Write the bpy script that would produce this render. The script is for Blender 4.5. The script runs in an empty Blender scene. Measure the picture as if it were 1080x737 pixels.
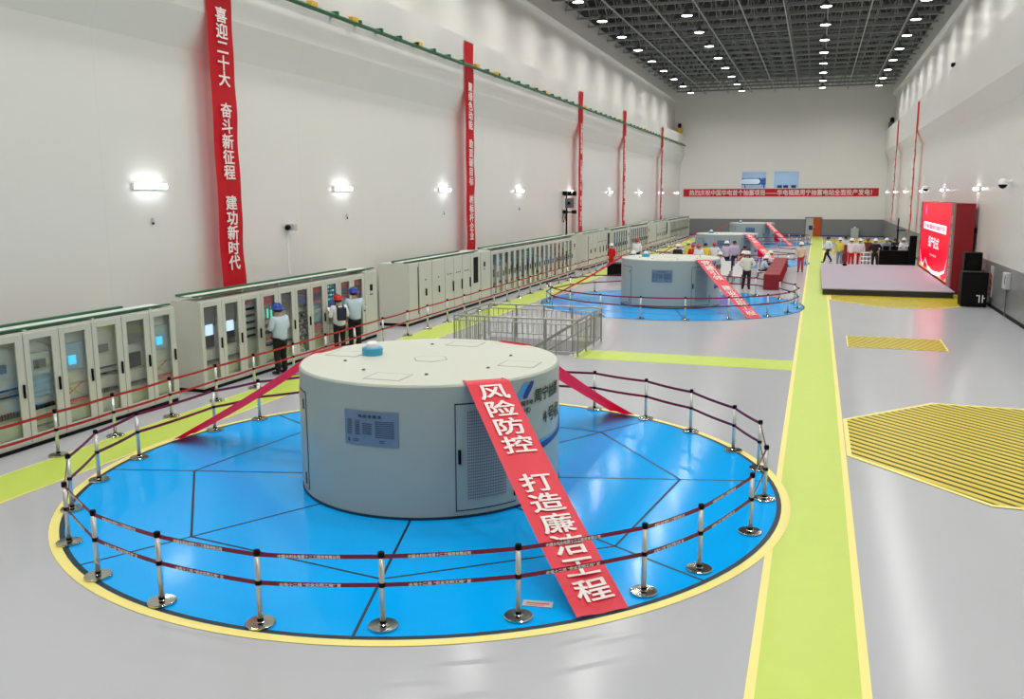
import bpy, bmesh, math, random
from mathutils import Vector, Matrix
random.seed(7)
PI = math.pi
SC = bpy.context.scene
COL = SC.collection
# ------------------------------------------------------------------ camera, world, exposure
EYE = 4.5
yaw, pitch, roll, FPX = -0.328, 0.1715, 0.003, 935.0
fw = Vector((math.sin(yaw) * math.cos(pitch), math.cos(yaw) * math.cos(pitch), -math.sin(pitch)))
rt = Vector((math.cos(yaw), -math.sin(yaw), 0))
dn = fw.cross(rt)
r2 = rt * math.cos(roll) + dn * math.sin(roll)
d2 = dn * math.cos(roll) - rt * math.sin(roll)
cam_d = bpy.data.cameras.new('camera')
cam_d.sensor_width = 36.0
cam_d.lens = FPX / 1080.0 * 36.0
cam_d.clip_end = 400
cam_o = bpy.data.objects.new('camera', cam_d)
M3 = Matrix((r2, -d2, -fw)).transposed()
cam_o.matrix_world = Matrix.Translation((0, 0, EYE)) @ M3.to_4x4()
COL.objects.link(cam_o)
SC.camera = cam_o
SC.view_settings.view_transform = 'Standard'
SC.view_settings.look = 'None'
SC.view_settings.gamma = 1.0
SC.view_settings.use_curve_mapping = False
SC.view_settings.exposure = 0.0
wd = bpy.data.worlds.new('world')
SC.world = wd
wd.use_nodes = True
wd.node_tree.nodes['Background'].inputs[0].default_value = (1, 1, 1, 1)
wd.node_tree.nodes['Background'].inputs[1].default_value = 0.5
LAMP_POWER = 134.0         # watts of each high bay lamp under the roof
LAMP_GLOW = 14.0           # its visible lens
WALL_LAMP_STRENGTH = 14.0  # strip lamps on the side walls


# ------------------------------------------------------------------ materials
def lin(c):
    return tuple(((v / 255.0) / 12.92 if v / 255.0 <= 0.04045 else ((v / 255.0 + 0.055) / 1.055) ** 2.4) for v in c) + (1.0,)


MATS = {}


def mat(name, rgb, rough=0.5, metal=0.0, spec=0.5, emit=None, strength=0.0, noise=0.0, nscale=3.0, coat=0.0, bump=0.0):
    if name in MATS:
        return MATS[name]
    m = bpy.data.materials.new(name)
    m.use_nodes = True
    nt = m.node_tree
    p = nt.nodes['Principled BSDF']
    c = lin(rgb)
    p.inputs['Base Color'].default_value = c
    p.inputs['Roughness'].default_value = rough
    p.inputs['Metallic'].default_value = metal
    p.inputs['Specular IOR Level'].default_value = spec
    p.inputs['Coat Weight'].default_value = coat
    p.inputs['Coat Roughness'].default_value = 0.08
    if emit:
        p.inputs['Emission Color'].default_value = lin(emit)
        p.inputs['Emission Strength'].default_value = strength
    if noise > 0 or bump > 0:
        tc = nt.nodes.new('ShaderNodeTexCoord')
        nz = nt.nodes.new('ShaderNodeTexNoise')
        nz.inputs['Scale'].default_value = nscale
        nz.inputs['Detail'].default_value = 4
        nt.links.new(tc.outputs['Object'], nz.inputs['Vector'])
        if noise > 0:
            rp = nt.nodes.new('ShaderNodeMix')
            rp.data_type = 'RGBA'
            k = 1.0 - noise
            rp.inputs['A'].default_value = (c[0] * k, c[1] * k, c[2] * k, 1)
            rp.inputs['B'].default_value = tuple(min(1, v * (1 + noise)) for v in c[:3]) + (1,)
            nt.links.new(nz.outputs['Fac'], rp.inputs['Factor'])
            nt.links.new(rp.outputs['Result'], p.inputs['Base Color'])
        if bump > 0:
            bp = nt.nodes.new('ShaderNodeBump')
            bp.inputs['Strength'].default_value = bump
            bp.inputs['Distance'].default_value = 0.02
            nt.links.new(nz.outputs['Fac'], bp.inputs['Height'])
            nt.links.new(bp.outputs['Normal'], p.inputs['Normal'])
    MATS[name] = m
    return m


def glass_mat(name, tint=(244, 248, 244), refl=0.1):
    m = bpy.data.materials.new(name)
    m.use_nodes = True
    nt = m.node_tree
    nt.nodes.clear()
    out = nt.nodes.new('ShaderNodeOutputMaterial')
    tr = nt.nodes.new('ShaderNodeBsdfTransparent')
    tr.inputs[0].default_value = lin(tint)
    gl = nt.nodes.new('ShaderNodeBsdfGlossy')
    gl.inputs['Roughness'].default_value = 0.03
    fr = nt.nodes.new('ShaderNodeLayerWeight')
    fr.inputs['Blend'].default_value = 0.5
    pw = nt.nodes.new('ShaderNodeMath')
    pw.operation = 'POWER'
    pw.inputs[1].default_value = 4.0
    nt.links.new(fr.outputs['Facing'], pw.inputs[0])
    ad = nt.nodes.new('ShaderNodeMath')
    ad.operation = 'ADD'
    ad.use_clamp = True
    ad.inputs[1].default_value = refl
    mx = nt.nodes.new('ShaderNodeMixShader')
    nt.links.new(pw.outputs[0], ad.inputs[0])
    nt.links.new(ad.outputs[0], mx.inputs[0])
    nt.links.new(tr.outputs[0], mx.inputs[1])
    nt.links.new(gl.outputs[0], mx.inputs[2])
    nt.links.new(mx.outputs[0], out.inputs[0])
    MATS[name] = m
    return m


def wall_mat(name, rgb, rough, horiz):
    """painted wall panels with faint joints (brick texture)"""
    m = mat(name, rgb, rough, spec=0.4)
    nt = m.node_tree
    p = nt.nodes['Principled BSDF']
    tc = nt.nodes.new('ShaderNodeTexCoord')
    sp = nt.nodes.new('ShaderNodeSeparateXYZ')
    cb = nt.nodes.new('ShaderNodeCombineXYZ')
    nt.links.new(tc.outputs['Object'], sp.inputs[0])
    nt.links.new(sp.outputs['X' if horiz == 'X' else 'Y'], cb.inputs[0])
    nt.links.new(sp.outputs['Z'], cb.inputs[1])
    br = nt.nodes.new('ShaderNodeTexBrick')
    br.offset = 0.0
    c = lin(rgb)
    br.inputs['Color1'].default_value = c
    br.inputs['Color2'].default_value = tuple(v * 0.985 for v in c[:3]) + (1,)
    br.inputs['Mortar'].default_value = tuple(v * 0.93 for v in c[:3]) + (1,)
    br.inputs['Scale'].default_value = 1.0
    br.inputs['Mortar Size'].default_value = 0.008
    br.inputs['Brick Width'].default_value = 4.0
    br.inputs['Row Height'].default_value = 30.0
    nt.links.new(cb.outputs[0], br.inputs['Vector'])
    nt.links.new(br.outputs['Color'], p.inputs['Base Color'])
    return m


M_wall = wall_mat('wall_white', (229, 228, 223), 0.26, 'Y')
M_wallb = wall_mat('wall_white_end', (240, 238, 232), 0.4, 'X')
M_wain = mat('wainscot_grey', (132, 134, 133), 0.25)
M_floor = mat('floor_grey', (188, 190, 194), 0.18, spec=0.32, noise=0.03, nscale=0.6, bump=0.01)
M_lime = mat('lane_lime', (200, 222, 92), 0.35, noise=0.03)
M_ylw = mat('line_yellow', (252, 238, 140), 0.35)
M_blue = mat('disc_blue', (0, 172, 255), 0.12, spec=0.12, noise=0.03, nscale=0.7, bump=0.01)
M_seam = mat('seam_dark', (8, 40, 62), 0.5)
M_cab = mat('cabinet_grey', (206, 208, 196), 0.35)
M_cabtop = mat('cabinet_top', (226, 230, 222), 0.4)
M_cabin = mat('cabinet_inside', (150, 154, 146), 0.5)
M_green = mat('tray_green', (22, 96, 58), 0.4)
M_black = mat('black', (6, 6, 7), 0.55, spec=.15)
M_darkrub = mat('dark_rubber', (14, 14, 15), 0.6, spec=.15)
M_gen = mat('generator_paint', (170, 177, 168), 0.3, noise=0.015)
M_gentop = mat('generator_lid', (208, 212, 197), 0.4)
M_lidseam = mat('lid_seam', (150, 154, 144), .5)
M_red = mat('banner_red', (204, 6, 32), 0.5, noise=0.05, nscale=4)
M_red2 = mat('banner_red_bright', (226, 34, 58), 0.42, noise=0.05, nscale=5)


def translucent(m, rgb, k):
    nt = m.node_tree
    p = nt.nodes['Principled BSDF']
    out = nt.nodes['Material Output']
    tl = nt.nodes.new('ShaderNodeBsdfTranslucent')
    tl.inputs[0].default_value = lin(rgb)
    mx = nt.nodes.new('ShaderNodeMixShader')
    mx.inputs[0].default_value = k
    nt.links.new(p.outputs[0], mx.inputs[1])
    nt.links.new(tl.outputs[0], mx.inputs[2])
    nt.links.new(mx.outputs[0], out.inputs[0])


M_redt = mat('banner_red_thin', (206, 8, 44), 0.5, noise=0.05, nscale=4)
translucent(M_redt, (235, 10, 50), .5)
M_redw = mat('banner_red_wall', (206, 4, 30), 0.5, noise=0.05, nscale=4)
translucent(M_redw, (240, 20, 40), .35)
M_white = mat('white', (240, 240, 238), 0.5)
M_letter = mat('lettering_white', (248, 236, 232), 0.6)
M_chrome = mat('chrome', (214, 216, 212), 0.3, metal=0.75)
M_basec = mat('base_chrome', (190, 188, 178), 0.14, metal=1.0)
M_steel = mat('steel', (170, 172, 162), 0.3, metal=0.9)
M_belt = mat('belt_maroon', (128, 8, 52), 0.5)
M_beltr = mat('belt_red', (176, 14, 24), 0.5)
M_hatchy = mat('hatch_yellow', (226, 206, 34), 0.3)
M_hatchd = mat('hatch_dark', (46, 38, 4), 0.45)
M_roof = mat('roof_deck', (66, 68, 66), 0.6)
M_truss = mat('truss_grey', (136, 139, 136), 0.5)
M_trussl = mat('truss_light', (156, 160, 156), 0.5)
M_lens = mat('lamp_lens', (255, 255, 255), 0.4, emit=(255, 250, 240), strength=LAMP_GLOW)
M_strip = mat('strip_lens', (255, 255, 255), 0.4, emit=(245, 250, 255), strength=WALL_LAMP_STRENGTH)
M_glass = glass_mat('glass')
M_winglass = glass_mat('window_glass', (235, 242, 248), 0.04)
M_blueplate = mat('plate_blue_grey', (112, 132, 152), 0.35)
M_platedark = mat('plate_ink', (52, 72, 100), 0.5)
M_teal = mat('teal', (58, 158, 196), 0.4)
M_logoA = mat('logo_light_blue', (72, 156, 214), 0.4)
M_logoB = mat('logo_dark_blue', (14, 58, 132), 0.4)
M_ink = mat('ink_dark', (52, 58, 56), 0.5)
M_perf = mat('vent_dark', (96, 96, 98), 0.5)
M_stage = mat('stage_carpet', (166, 158, 172), 0.5)
M_stagee = mat('stage_edge', (44, 44, 48), 0.5)
M_led = mat('led_red', (60, 0, 8), 0.3, emit=(255, 0, 50), strength=0.95, spec=0.05)
M_ledw = mat('led_white', (255, 255, 255), 0.3, emit=(255, 225, 240), strength=1.5)
M_ledg = mat('led_gold', (255, 180, 80), 0.3, emit=(255, 150, 60), strength=1.2)
M_screenb = mat('screen_cyan', (40, 120, 160), 0.3, emit=(60, 200, 255), strength=1.2)
M_screenw = mat('screen_white', (200, 220, 240), 0.3, emit=(190, 215, 255), strength=1.0)
M_pillar = mat('screen_pillar', (150, 112, 110), 0.5)
M_darkred = mat('dark_red_cloth', (140, 2, 20), 0.5)
M_orange = mat('door_orange', (196, 78, 22), 0.45)
M_office = mat('office_wall', (206, 218, 230), 0.7)
M_navy = mat('navy', (24, 48, 120), 0.5)
M_skin = mat('skin', (206, 160, 134), 0.55)
M_hair = mat('hair', (22, 20, 20), 0.6)
M_yellow = mat('yellow_paint', (222, 176, 60), 0.5)
M_conc = mat('stair_concrete', (206, 205, 208), 0.6)
M_redbtn = mat('red_button', (214, 30, 60), 0.4)
M_greybox = mat('grey_box', (190, 192, 188), 0.4)
M_bl1 = mat('module_blue', (60, 96, 168), 0.5)
M_or1 = mat('module_orange', (204, 96, 72), 0.5)
M_gr1 = mat('module_grey', (96, 100, 98), 0.5)
M_lg1 = mat('module_light', (190, 196, 186), 0.5)


# ------------------------------------------------------------------ mesh helpers
class MB:
    def __init__(self):
        self.v, self.f, self.m = [], [], []

    def add(self, vs, fs, mi=0):
        n = len(self.v)
        self.v += [tuple(p) for p in vs]
        self.f += [tuple(i + n for i in f) for f in fs]
        self.m += [mi] * len(fs)
        return self

    def box(self, x0, x1, y0, y1, z0, z1, mi=0):
        vs = [(x, y, z) for z in (z0, z1) for y in (y0, y1) for x in (x0, x1)]
        return self.add(vs, [(0, 2, 3, 1), (4, 5, 7, 6), (0, 1, 5, 4), (2, 6, 7, 3), (0, 4, 6, 2), (1, 3, 7, 5)], mi)

    def bbox(self, x0, x1, y0, y1, z0, z1, b=0.01, mi=0):
        bm = bmesh.new()
        bmesh.ops.create_cube(bm, size=1.0)
        for v in bm.verts:
            v.co = ((x0 + x1) / 2 + v.co.x * (x1 - x0), (y0 + y1) / 2 + v.co.y * (y1 - y0), (z0 + z1) / 2 + v.co.z * (z1 - z0))
        bmesh.ops.bevel(bm, geom=bm.edges[:], offset=b, segments=2, affect='EDGES', profile=0.5)
        bm.verts.index_update()
        self.add([v.co for v in bm.verts], [[v.index for v in f.verts] for f in bm.faces], mi)
        bm.free()
        return self

    def rod(self, p0, p1, r0, r1=None, n=8, mi=0):
        r1 = r0 if r1 is None else r1
        p0, p1 = Vector(p0), Vector(p1)
        d = (p1 - p0).normalized()
        a = d.orthogonal().normalized()
        if abs(d.z) > 0.99:
            a = Vector((1, 0, 0))
        b = d.cross(a)
        vs = []
        for p, r in ((p0, r0), (p1, r1)):
            for k in range(n):
                t = 2 * PI * k / n
                vs.append(p + a * (r * math.cos(t)) + b * (r * math.sin(t)))
        fs = [(k, (k + 1) % n, n + (k + 1) % n, n + k) for k in range(n)]
        fs += [tuple(range(n - 1, -1, -1)), tuple(range(n, 2 * n))]
        return self.add(vs, fs, mi)

    def bar(self, p0, p1, w, h=None, mi=0):
        """square bar"""
        h = w if h is None else h
        p0, p1 = Vector(p0), Vector(p1)
        d = (p1 - p0).normalized()
        a = d.cross(Vector((0, 0, 1)))
        a = Vector((1, 0, 0)) if a.length < 1e-4 else a.normalized()
        b = d.cross(a)
        vs = []
        for p in (p0, p1):
            for s, t in ((-1, -1), (1, -1), (1, 1), (-1, 1)):
                vs.append(p + a * (s * w / 2) + b * (t * h / 2))
        return self.add(vs, [(0, 1, 5, 4), (1, 2, 6, 5), (2, 3, 7, 6), (3, 0, 4, 7), (3, 2, 1, 0), (4, 5, 6, 7)], mi)

    def lathe(self, prof, c=(0, 0, 0), n=24, mi=0, sx=1.0, sy=1.0):
        vs, fs = [], []
        for r, z in prof:
            for k in range(n):
                t = 2 * PI * k / n
                vs.append((c[0] + r * sx * math.cos(t), c[1] + r * sy * math.sin(t), c[2] + z))
        L = len(prof)
        for i in range(L - 1):
            for k in range(n):
                fs.append((i * n + k, i * n + (k + 1) % n, (i + 1) * n + (k + 1) % n, (i + 1) * n + k))
        if prof[0][0] > 1e-6:
            fs.append(tuple(range(n - 1, -1, -1)))
        if prof[-1][0] > 1e-6:
            fs.append(tuple(range((L - 1) * n, L * n)))
        return self.add(vs, fs, mi)

    def poly(self, pts, z, mi=0):
        return self.add([(p[0], p[1], z) for p in pts], [tuple(range(len(pts)))], mi)

    def slab(self, pts, z0, z1, mi=0):
        n = len(pts)
        vs = [(p[0], p[1], z0) for p in pts] + [(p[0], p[1], z1) for p in pts]
        fs = [tuple(range(n - 1, -1, -1)), tuple(range(n, 2 * n))] + [(k, (k + 1) % n, n + (k + 1) % n, n + k) for k in range(n)]
        return self.add(vs, fs, mi)

    def ring(self, c, r0, r1, z, n=96, mi=0):
        vs, fs = [], []
        for k in range(n):
            t = 2 * PI * k / n
            vs += [(c[0] + r0 * math.cos(t), c[1] + r0 * math.sin(t), z), (c[0] + r1 * math.cos(t), c[1] + r1 * math.sin(t), z)]
        for k in range(n):
            a, b = 2 * k, 2 * ((k + 1) % n)
            fs.append((a, a + 1, b + 1, b))
        return self.add(vs, fs, mi)

    def strip(self, A, B, mi=0):
        n = len(A)
        return self.add(list(A) + list(B), [(i, i + 1, n + i + 1, n + i) for i in range(n - 1)], mi)

    def mesh(self, name, mats, smooth=False):
        me = bpy.data.meshes.new(name)
        me.from_pydata(self.v, [], self.f)
        for m in (mats if isinstance(mats, (list, tuple)) else [mats]):
            me.materials.append(m)
        me.polygons.foreach_set('material_index', self.m)
        if smooth:
            me.polygons.foreach_set('use_smooth', [True] * len(self.f))
        me.update()
        return me

    def build(self, name, mats, parent=None, smooth=False, loc=None, rotz=0):
        me = self.mesh(name, mats, smooth)
        if smooth:
            try:
                me.set_sharp_from_angle(angle=math.radians(40))
            except Exception:
                pass
        o = bpy.data.objects.new(name, me)
        COL.objects.link(o)
        if parent:
            o.parent = parent
        if loc:
            o.location = loc
        o.rotation_euler.z = rotz
        return o


def tag(o, label, cat, group=None):
    o['label'] = label
    o['category'] = cat
    if group:
        o['group'] = group
    return o


def thing(name, label, cat, loc=(0, 0, 0), rotz=0.0, group=None):
    o = bpy.data.objects.new(name, None)
    o.empty_display_size = 0.1
    COL.objects.link(o)
    o.location = loc
    o.rotation_euler = (0, 0, rotz)
    return tag(o, label, cat, group)


def struct(o):
    o['kind'] = 'structure'
    return o


def kids(o):
    return KID.get(o.name, [])


def dup(root, loc, rotz, label, group=None):
    r = root.copy()
    COL.objects.link(r)
    r.location = loc
    r.rotation_euler = (0, 0, rotz)
    r['label'] = label
    if group:
        r['group'] = group
    for ch in root.children:
        c = ch.copy()
        COL.objects.link(c)
        c.parent = r
        for g in ch.children:
            d = g.copy()
            COL.objects.link(d)
            d.parent = c
    return r


ORD = ['zeroth', 'first', 'second', 'third', 'fourth', 'fifth', 'sixth', 'seventh', 'eighth', 'ninth', 'tenth', 'eleventh', 'twelfth',
       'thirteenth', 'fourteenth', 'fifteenth', 'sixteenth', 'seventeenth', 'eighteenth', 'nineteenth', 'twentieth']


def ordn(k):
    if k <= 20:
        return ORD[k]
    t = {2: 'twenty', 3: 'thirty', 4: 'forty', 5: 'fifty'}[k // 10]
    tt = {2: 'twentieth', 3: 'thirtieth', 4: 'fortieth', 5: 'fiftieth'}[k // 10]
    return tt if k % 10 == 0 else t + '-' + ORD[k % 10]


_tc = {}


def glyphs(body, bold=0.0):
    """outline mesh of a text, size 1, centred in x and y -> (verts2d, faces)"""
    key = body
    if key in _tc:
        return _tc[key]
    cu = bpy.data.curves.new('t', 'FONT')
    cu.body = body
    cu.size = 1.0
    cu.resolution_u = 3
    ob = bpy.data.objects.new('t', cu)
    COL.objects.link(ob)
    dg = bpy.context.evaluated_depsgraph_get()
    me = bpy.data.meshes.new_from_object(ob.evaluated_get(dg))
    vs = [(v.co.x, v.co.y) for v in me.vertices]
    fs = [tuple(p.vertices) for p in me.polygons]
    bpy.data.objects.remove(ob)
    bpy.data.curves.remove(cu)
    bpy.data.meshes.remove(me)
    if vs:
        xs = [v[0] for v in vs]
        ys = [v[1] for v in vs]
        cx, cy = (min(xs) + max(xs)) / 2, (min(ys) + max(ys)) / 2
        if len(body) == 1:
            cy = 0.36
        vs = [(x - cx, y - cy) for x, y in vs]
    _tc[key] = (vs, fs)
    return _tc[key]


def stamps(b):
    return [(0, 0)] if b <= 0 else [(0, 0), (b, b), (-b, b), (b, -b), (-b, -b)]


def lifted(fn, u, v, k):
    p = Vector(fn(u, v))
    if k == 0:
        return p
    n = (Vector(fn(u + .01, v)) - p).cross(Vector(fn(u, v + .01)) - p).normalized()
    return p + n * (.0012 * k)


def text_on(mb, body, fn, w, h=None, bold=0.0, mi=0, cx=0.0, cy=0.0):
    """place a text so its width is w; fn(u,v)->point maps the flat letter plane into space"""
    vs, fs = glyphs(body, bold)
    if not vs:
        return
    W = max(v[0] for v in vs) - min(v[0] for v in vs)
    Hh = max(v[1] for v in vs) - min(v[1] for v in vs)
    sx = w / max(W, 1e-6)
    sy = sx if h is None else h / max(Hh, 1e-6)
    for k, (ox, oy) in enumerate(stamps(bold)):
        mb.add([lifted(fn, cx + (x + ox) * sx, cy + (y + oy) * sy, k) for x, y in vs], fs, mi)


def char_on(mb, ch, fn, size, cx, cy, bold=0.0, mi=0, asp=1.0):
    vs, fs = glyphs(ch, bold)
    if vs:
        for k, (ox, oy) in enumerate(stamps(bold)):
            mb.add([lifted(fn, cx + (x + ox) * size * asp, cy + (y + oy) * size, k) for x, y in vs], fs, mi)


# ------------------------------------------------------------------ layout numbers
PIT = 24.8
GX, GY = -5.72, 12.77
UNITS = [(GX, GY + PIT * k) for k in range(4)]
BACK = 104.0
XL, XR = -15.0, 6.9
RD = 5.46     # radius of blue disc

# ------------------------------------------------------------------ room shell
hx0, hx1, hy0, hy1 = -9.8, -6.35, 24.15, 26.75      # stairwell opening
fl = MB()
for x0, x1, y0, y1 in ((XL - .5, hx0, -14, BACK + .5), (hx1, XR + .5, -14, BACK + .5), (hx0, hx1, -14, hy0), (hx0, hx1, hy1, BACK + .5)):
    fl.add([(x0, y0, 0), (x1, y0, 0), (x1, y1, 0), (x0, y1, 0)], [(0, 1, 2, 3)], 0)
# stairwell sides and bottom
for a, b in (((hx0, hy0), (hx1, hy0)), ((hx1, hy0), (hx1, hy1)), ((hx1, hy1), (hx0, hy1)), ((hx0, hy1), (hx0, hy0))):
    fl.add([(a[0], a[1], 0), (b[0], b[1], 0), (b[0], b[1], -3), (a[0], a[1], -3)], [(0, 1, 2, 3)], 3)
fl.poly([(hx0, hy0), (hx1, hy0), (hx1, hy1), (hx0, hy1)], -3, 3)


def lane(x0, x1, y0, y1, e=0.09, z=0.002, edges='x'):
    fl.poly([(x0, y0), (x1, y0), (x1, y1), (x0, y1)], z, 1)
    if edges == 'x':
        fl.poly([(x0, y0), (x0 + e, y0), (x0 + e, y1), (x0, y1)], z + .002, 2)
        fl.poly([(x1 - e, y0), (x1, y0), (x1, y1), (x1 - e, y1)], z + .002, 2)


lane(-0.40, 0.71, -10, BACK - .1)
lane(-12.45, -11.3, -10, BACK - 6, e=0.05)
for yc in (24.5,):
    fl.poly([(hx1 + .05, yc - .72), (-0.4, yc - .72), (-0.4, yc + .72), (hx1 + .05, yc + .72)], 0.003, 1)
fl.ring((GX, GY), RD - .02, RD + .13, 0.006, 128, 2)
struct(fl.build('floor', [M_floor, M_lime, M_ylw, M_conc]))

w = MB()
w.box(XL - .9, XL, -14, BACK + .4, -.2, 11.2)
w.add([(XL, -14, 8.1), (XL + .38, -14, 9.0), (XL + .38, -14, 11.2), (XL, -14, 11.2), (XL, BACK, 8.1), (XL + .38, BACK, 9.0), (XL + .38, BACK, 11.2), (XL, BACK, 11.2)],
      [(0, 4, 5, 1), (1, 5, 6, 2), (2, 6, 7, 3), (0, 1, 2, 3), (7, 6, 5, 4)])  # beam underside sloped on purpose, so it darkens into a shadow band
w.box(XL - 1.3, XL - .8, -14, BACK + .4, 11.2, 17.4)
w.box(XL - .8, XL - .45, -14, BACK, 14.9, 16.3)
struct(w.build('wall_left', [M_wall]))
w = MB()
w.box(XR, XR + .9, -14, BACK + .4, -.2, 11.2)
w.add([(XR, -14, 8.1), (XR - .4, -14, 9.0), (XR - .4, -14, 11.2), (XR, -14, 11.2), (XR, BACK, 8.1), (XR - .4, BACK, 9.0), (XR - .4, BACK, 11.2), (XR, BACK, 11.2)],
      [(1, 5, 4, 0), (2, 6, 5, 1), (3, 7, 6, 2), (3, 2, 1, 0), (4, 5, 6, 7)])  # same added slope, shaped to give the shadow band below the beam
w.box(XR + .35, XR + .9, -14, BACK + .4, 11.2, 17.4)
w.box(XR + .05, XR + .35, -14, BACK, 14.9, 16.3)
struct(w.build('wall_right', [M_wall]))
w = MB()
W1 = (-8.22, -5.47, 5.2, 7.13)
W2 = (-4.75, -2.0, 5.2, 7.13)
xa, xb = XL - 1.3, XR + .9
w.box(xa, xb, BACK, BACK + .4, -.2, 5.2)
w.box(xa, xb, BACK, BACK + .4, 7.13, 17.4)
w.box(xa, W1[0], BACK, BACK + .4, 5.2, 7.13)
w.box(W1[1], W2[0], BACK, BACK + .4, 5.2, 7.13)
w.box(W2[1], xb, BACK, BACK + .4, 5.2, 7.13)
struct(w.build('wall_back', [M_wallb]))
struct(MB().box(XL - 1.3, XR + .9, -14.4, -14, -.2, 17.4).build('wall_front', [M_wallb]))
# wainscots and skirtings
struct(MB().box(XL, XR, BACK - .03, BACK, 0, 1.87).build('trim_1', [M_wain]))
struct(MB().box(XR - .03, XR, -14, BACK - .03, 0, 1.8).build('trim_2', [M_wain]))
struct(MB().box(XR - .06, XR - .03, -14, BACK - .03, 0, .12).build('baseboard_right', [M_darkrub]))
struct(MB().box(XL, XR - .06, BACK - .06, BACK - .03, 0, .12).build('baseboard_back', [M_navy]))

# ceiling deck with ribs
c = MB()
c.box(XL - 1.3, XR + .9, -14, BACK + .4, 17.4, 17.6)
c.box(XL - .8, XL - .5, -14, BACK, 16.3, 17.4)
c.box(XR + .1, XR + .35, -14, BACK, 16.3, 17.4)
y = 46.0
while y < BACK:
    c.box(XL - .8, XR + .35, y, y + .12, 17.3, 17.4)
    y += .58
struct(c.build('ceiling', [M_roof]))

# roof trusses
LAMP_Y = [96.4 - 5.82 * k for k in range(18)]
NT = 36
for k in range(NT):
    yy = 102.22 - 2.91 * k
    t = thing('roof_truss', 'dark grey steel roof truss, %s counted from the far end wall' % ordn(k + 1), 'roof truss', (-4.3, yy, 15.7), 0, 'trusses across the dark roof')
    if k == 0:
        X0, X1 = -11.1, 11.4
        MB().bar((X0, 0, 1.3), (X1, 0, 1.3), .12, .14).build('top_chord', M_truss, t)
        MB().bar((X0, 0, 0.1), (X1, 0, 0.1), .13, .13).build('bottom_chord', M_truss, t)
        wb = MB()
        n = 20
        dx = (X1 - X0) / n
        for i in range(n):
            a = X0 + i * dx
            wb.bar((a, 0, .1), (a + dx / 2, 0, 1.3), .05)
            wb.bar((a + dx / 2, 0, 1.3), (a + dx, 0, .1), .05)
            # diagonal braces to the next truss
            wb.bar((a + dx / 2, 0, 1.3), (a + dx / 2, 1.45, .35), .045)
            wb.bar((a + dx / 2, 0, 1.3), (a + dx / 2, -1.45, .35), .045)
        wb.bar((X0, -1.45, .35), (X1, -1.45, .35), .05)
        wb.build('web', M_truss, t)
        T0 = t
    else:
        for ch in T0.children:
            cc = ch.copy()
            COL.objects.link(cc)
            cc.parent = t
for k, X in enumerate((-12.35, -9.9, -7.4, -4.95, -2.46, 0.0, 2.45, 4.85)):
    tag(MB().bar((0, 0, 0), (0, 103, 0), .07, .08).build('ceiling_rail', M_trussl, loc=(X, .9, 15.62)),
        'long light grey rail under the roof trusses, %s from the left wall' % ordn(k + 1), 'ceiling rail', 'rails running along the roof')

# high bay lamps
LAMP_X = [-13.05, -7.9, -0.1, 5.1]


def make_lamp(label, loc):
    t = thing('high_bay_lamp', label, 'ceiling lamp', loc, 0, 'high bay lamps in rows under the roof')
    MB().lathe([(.08, .42), (.1, .3), (.3, .08), (.34, 0), (.32, 0), (.3, .03)], n=20).build('housing', M_gr1, t, True)
    MB().lathe([(0, 0), (.3, 0), (.3, .025), (0, .025)], n=12).build('lens', M_lens, t)
    MB().rod((0, 0, .4), (0, 0, .76), .02).build('hanger', M_gr1, t)
    ld = bpy.data.lights.new('lamp_light', 'AREA')
    ld.shape = 'DISK'
    ld.size = .6
    ld.energy = LAMP_POWER
    ld.color = (1.0, .985, .962)
    ld.spread = math.radians(155)
    lo = bpy.data.objects.new('lamp_light', ld)
    COL.objects.link(lo)
    lo.location = (0, 0, -.03)
    lo.parent = t
    return t


L0 = None
for r, X in enumerate(LAMP_X):
    for k, Y in enumerate(LAMP_Y):
        lb = 'round white high bay lamp, %s row from the left wall, %s from the far end' % (ordn(r + 1), ordn(k + 1))
        if L0 is None:
            L0 = make_lamp(lb, (X, Y, 15.0))
        else:
            dup(L0, (X, Y, 15.0), 0, lb)

# ------------------------------------------------------------------ wall strip lamps
WL = [('left', XL, (17.4, 26.5, 35.1, 45.2, 55.4, 67.2, 79.2, 91.0, 101.5)), ('right', XR, (34.0, 45.5, 57.3, 68.7, 81.0, 91.5, 101.5))]
S0 = None
for side, X, ys in WL:
    for k, Y in enumerate(ys):
        lb = 'bright horizontal strip lamp on the %s wall, %s from the near end' % (side, ordn(k + 1))
        rz = 0 if side == 'left' else PI
        if S0 is None:
            S0 = thing('wall_lamp', lb, 'wall lamp', (X, Y, 4.75), rz, 'strip lamps along the side walls')
            MB().bbox(0, .08, -.55, .55, -.08, .08, .015).build('housing', M_white, S0)
            b = MB()
            b.bbox(.08, .16, -.5, .5, -.06, .06, .02)
            b.build('tube', M_strip, S0)
        else:
            dup(S0, (X, Y, 4.75), rz, lb)

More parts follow.
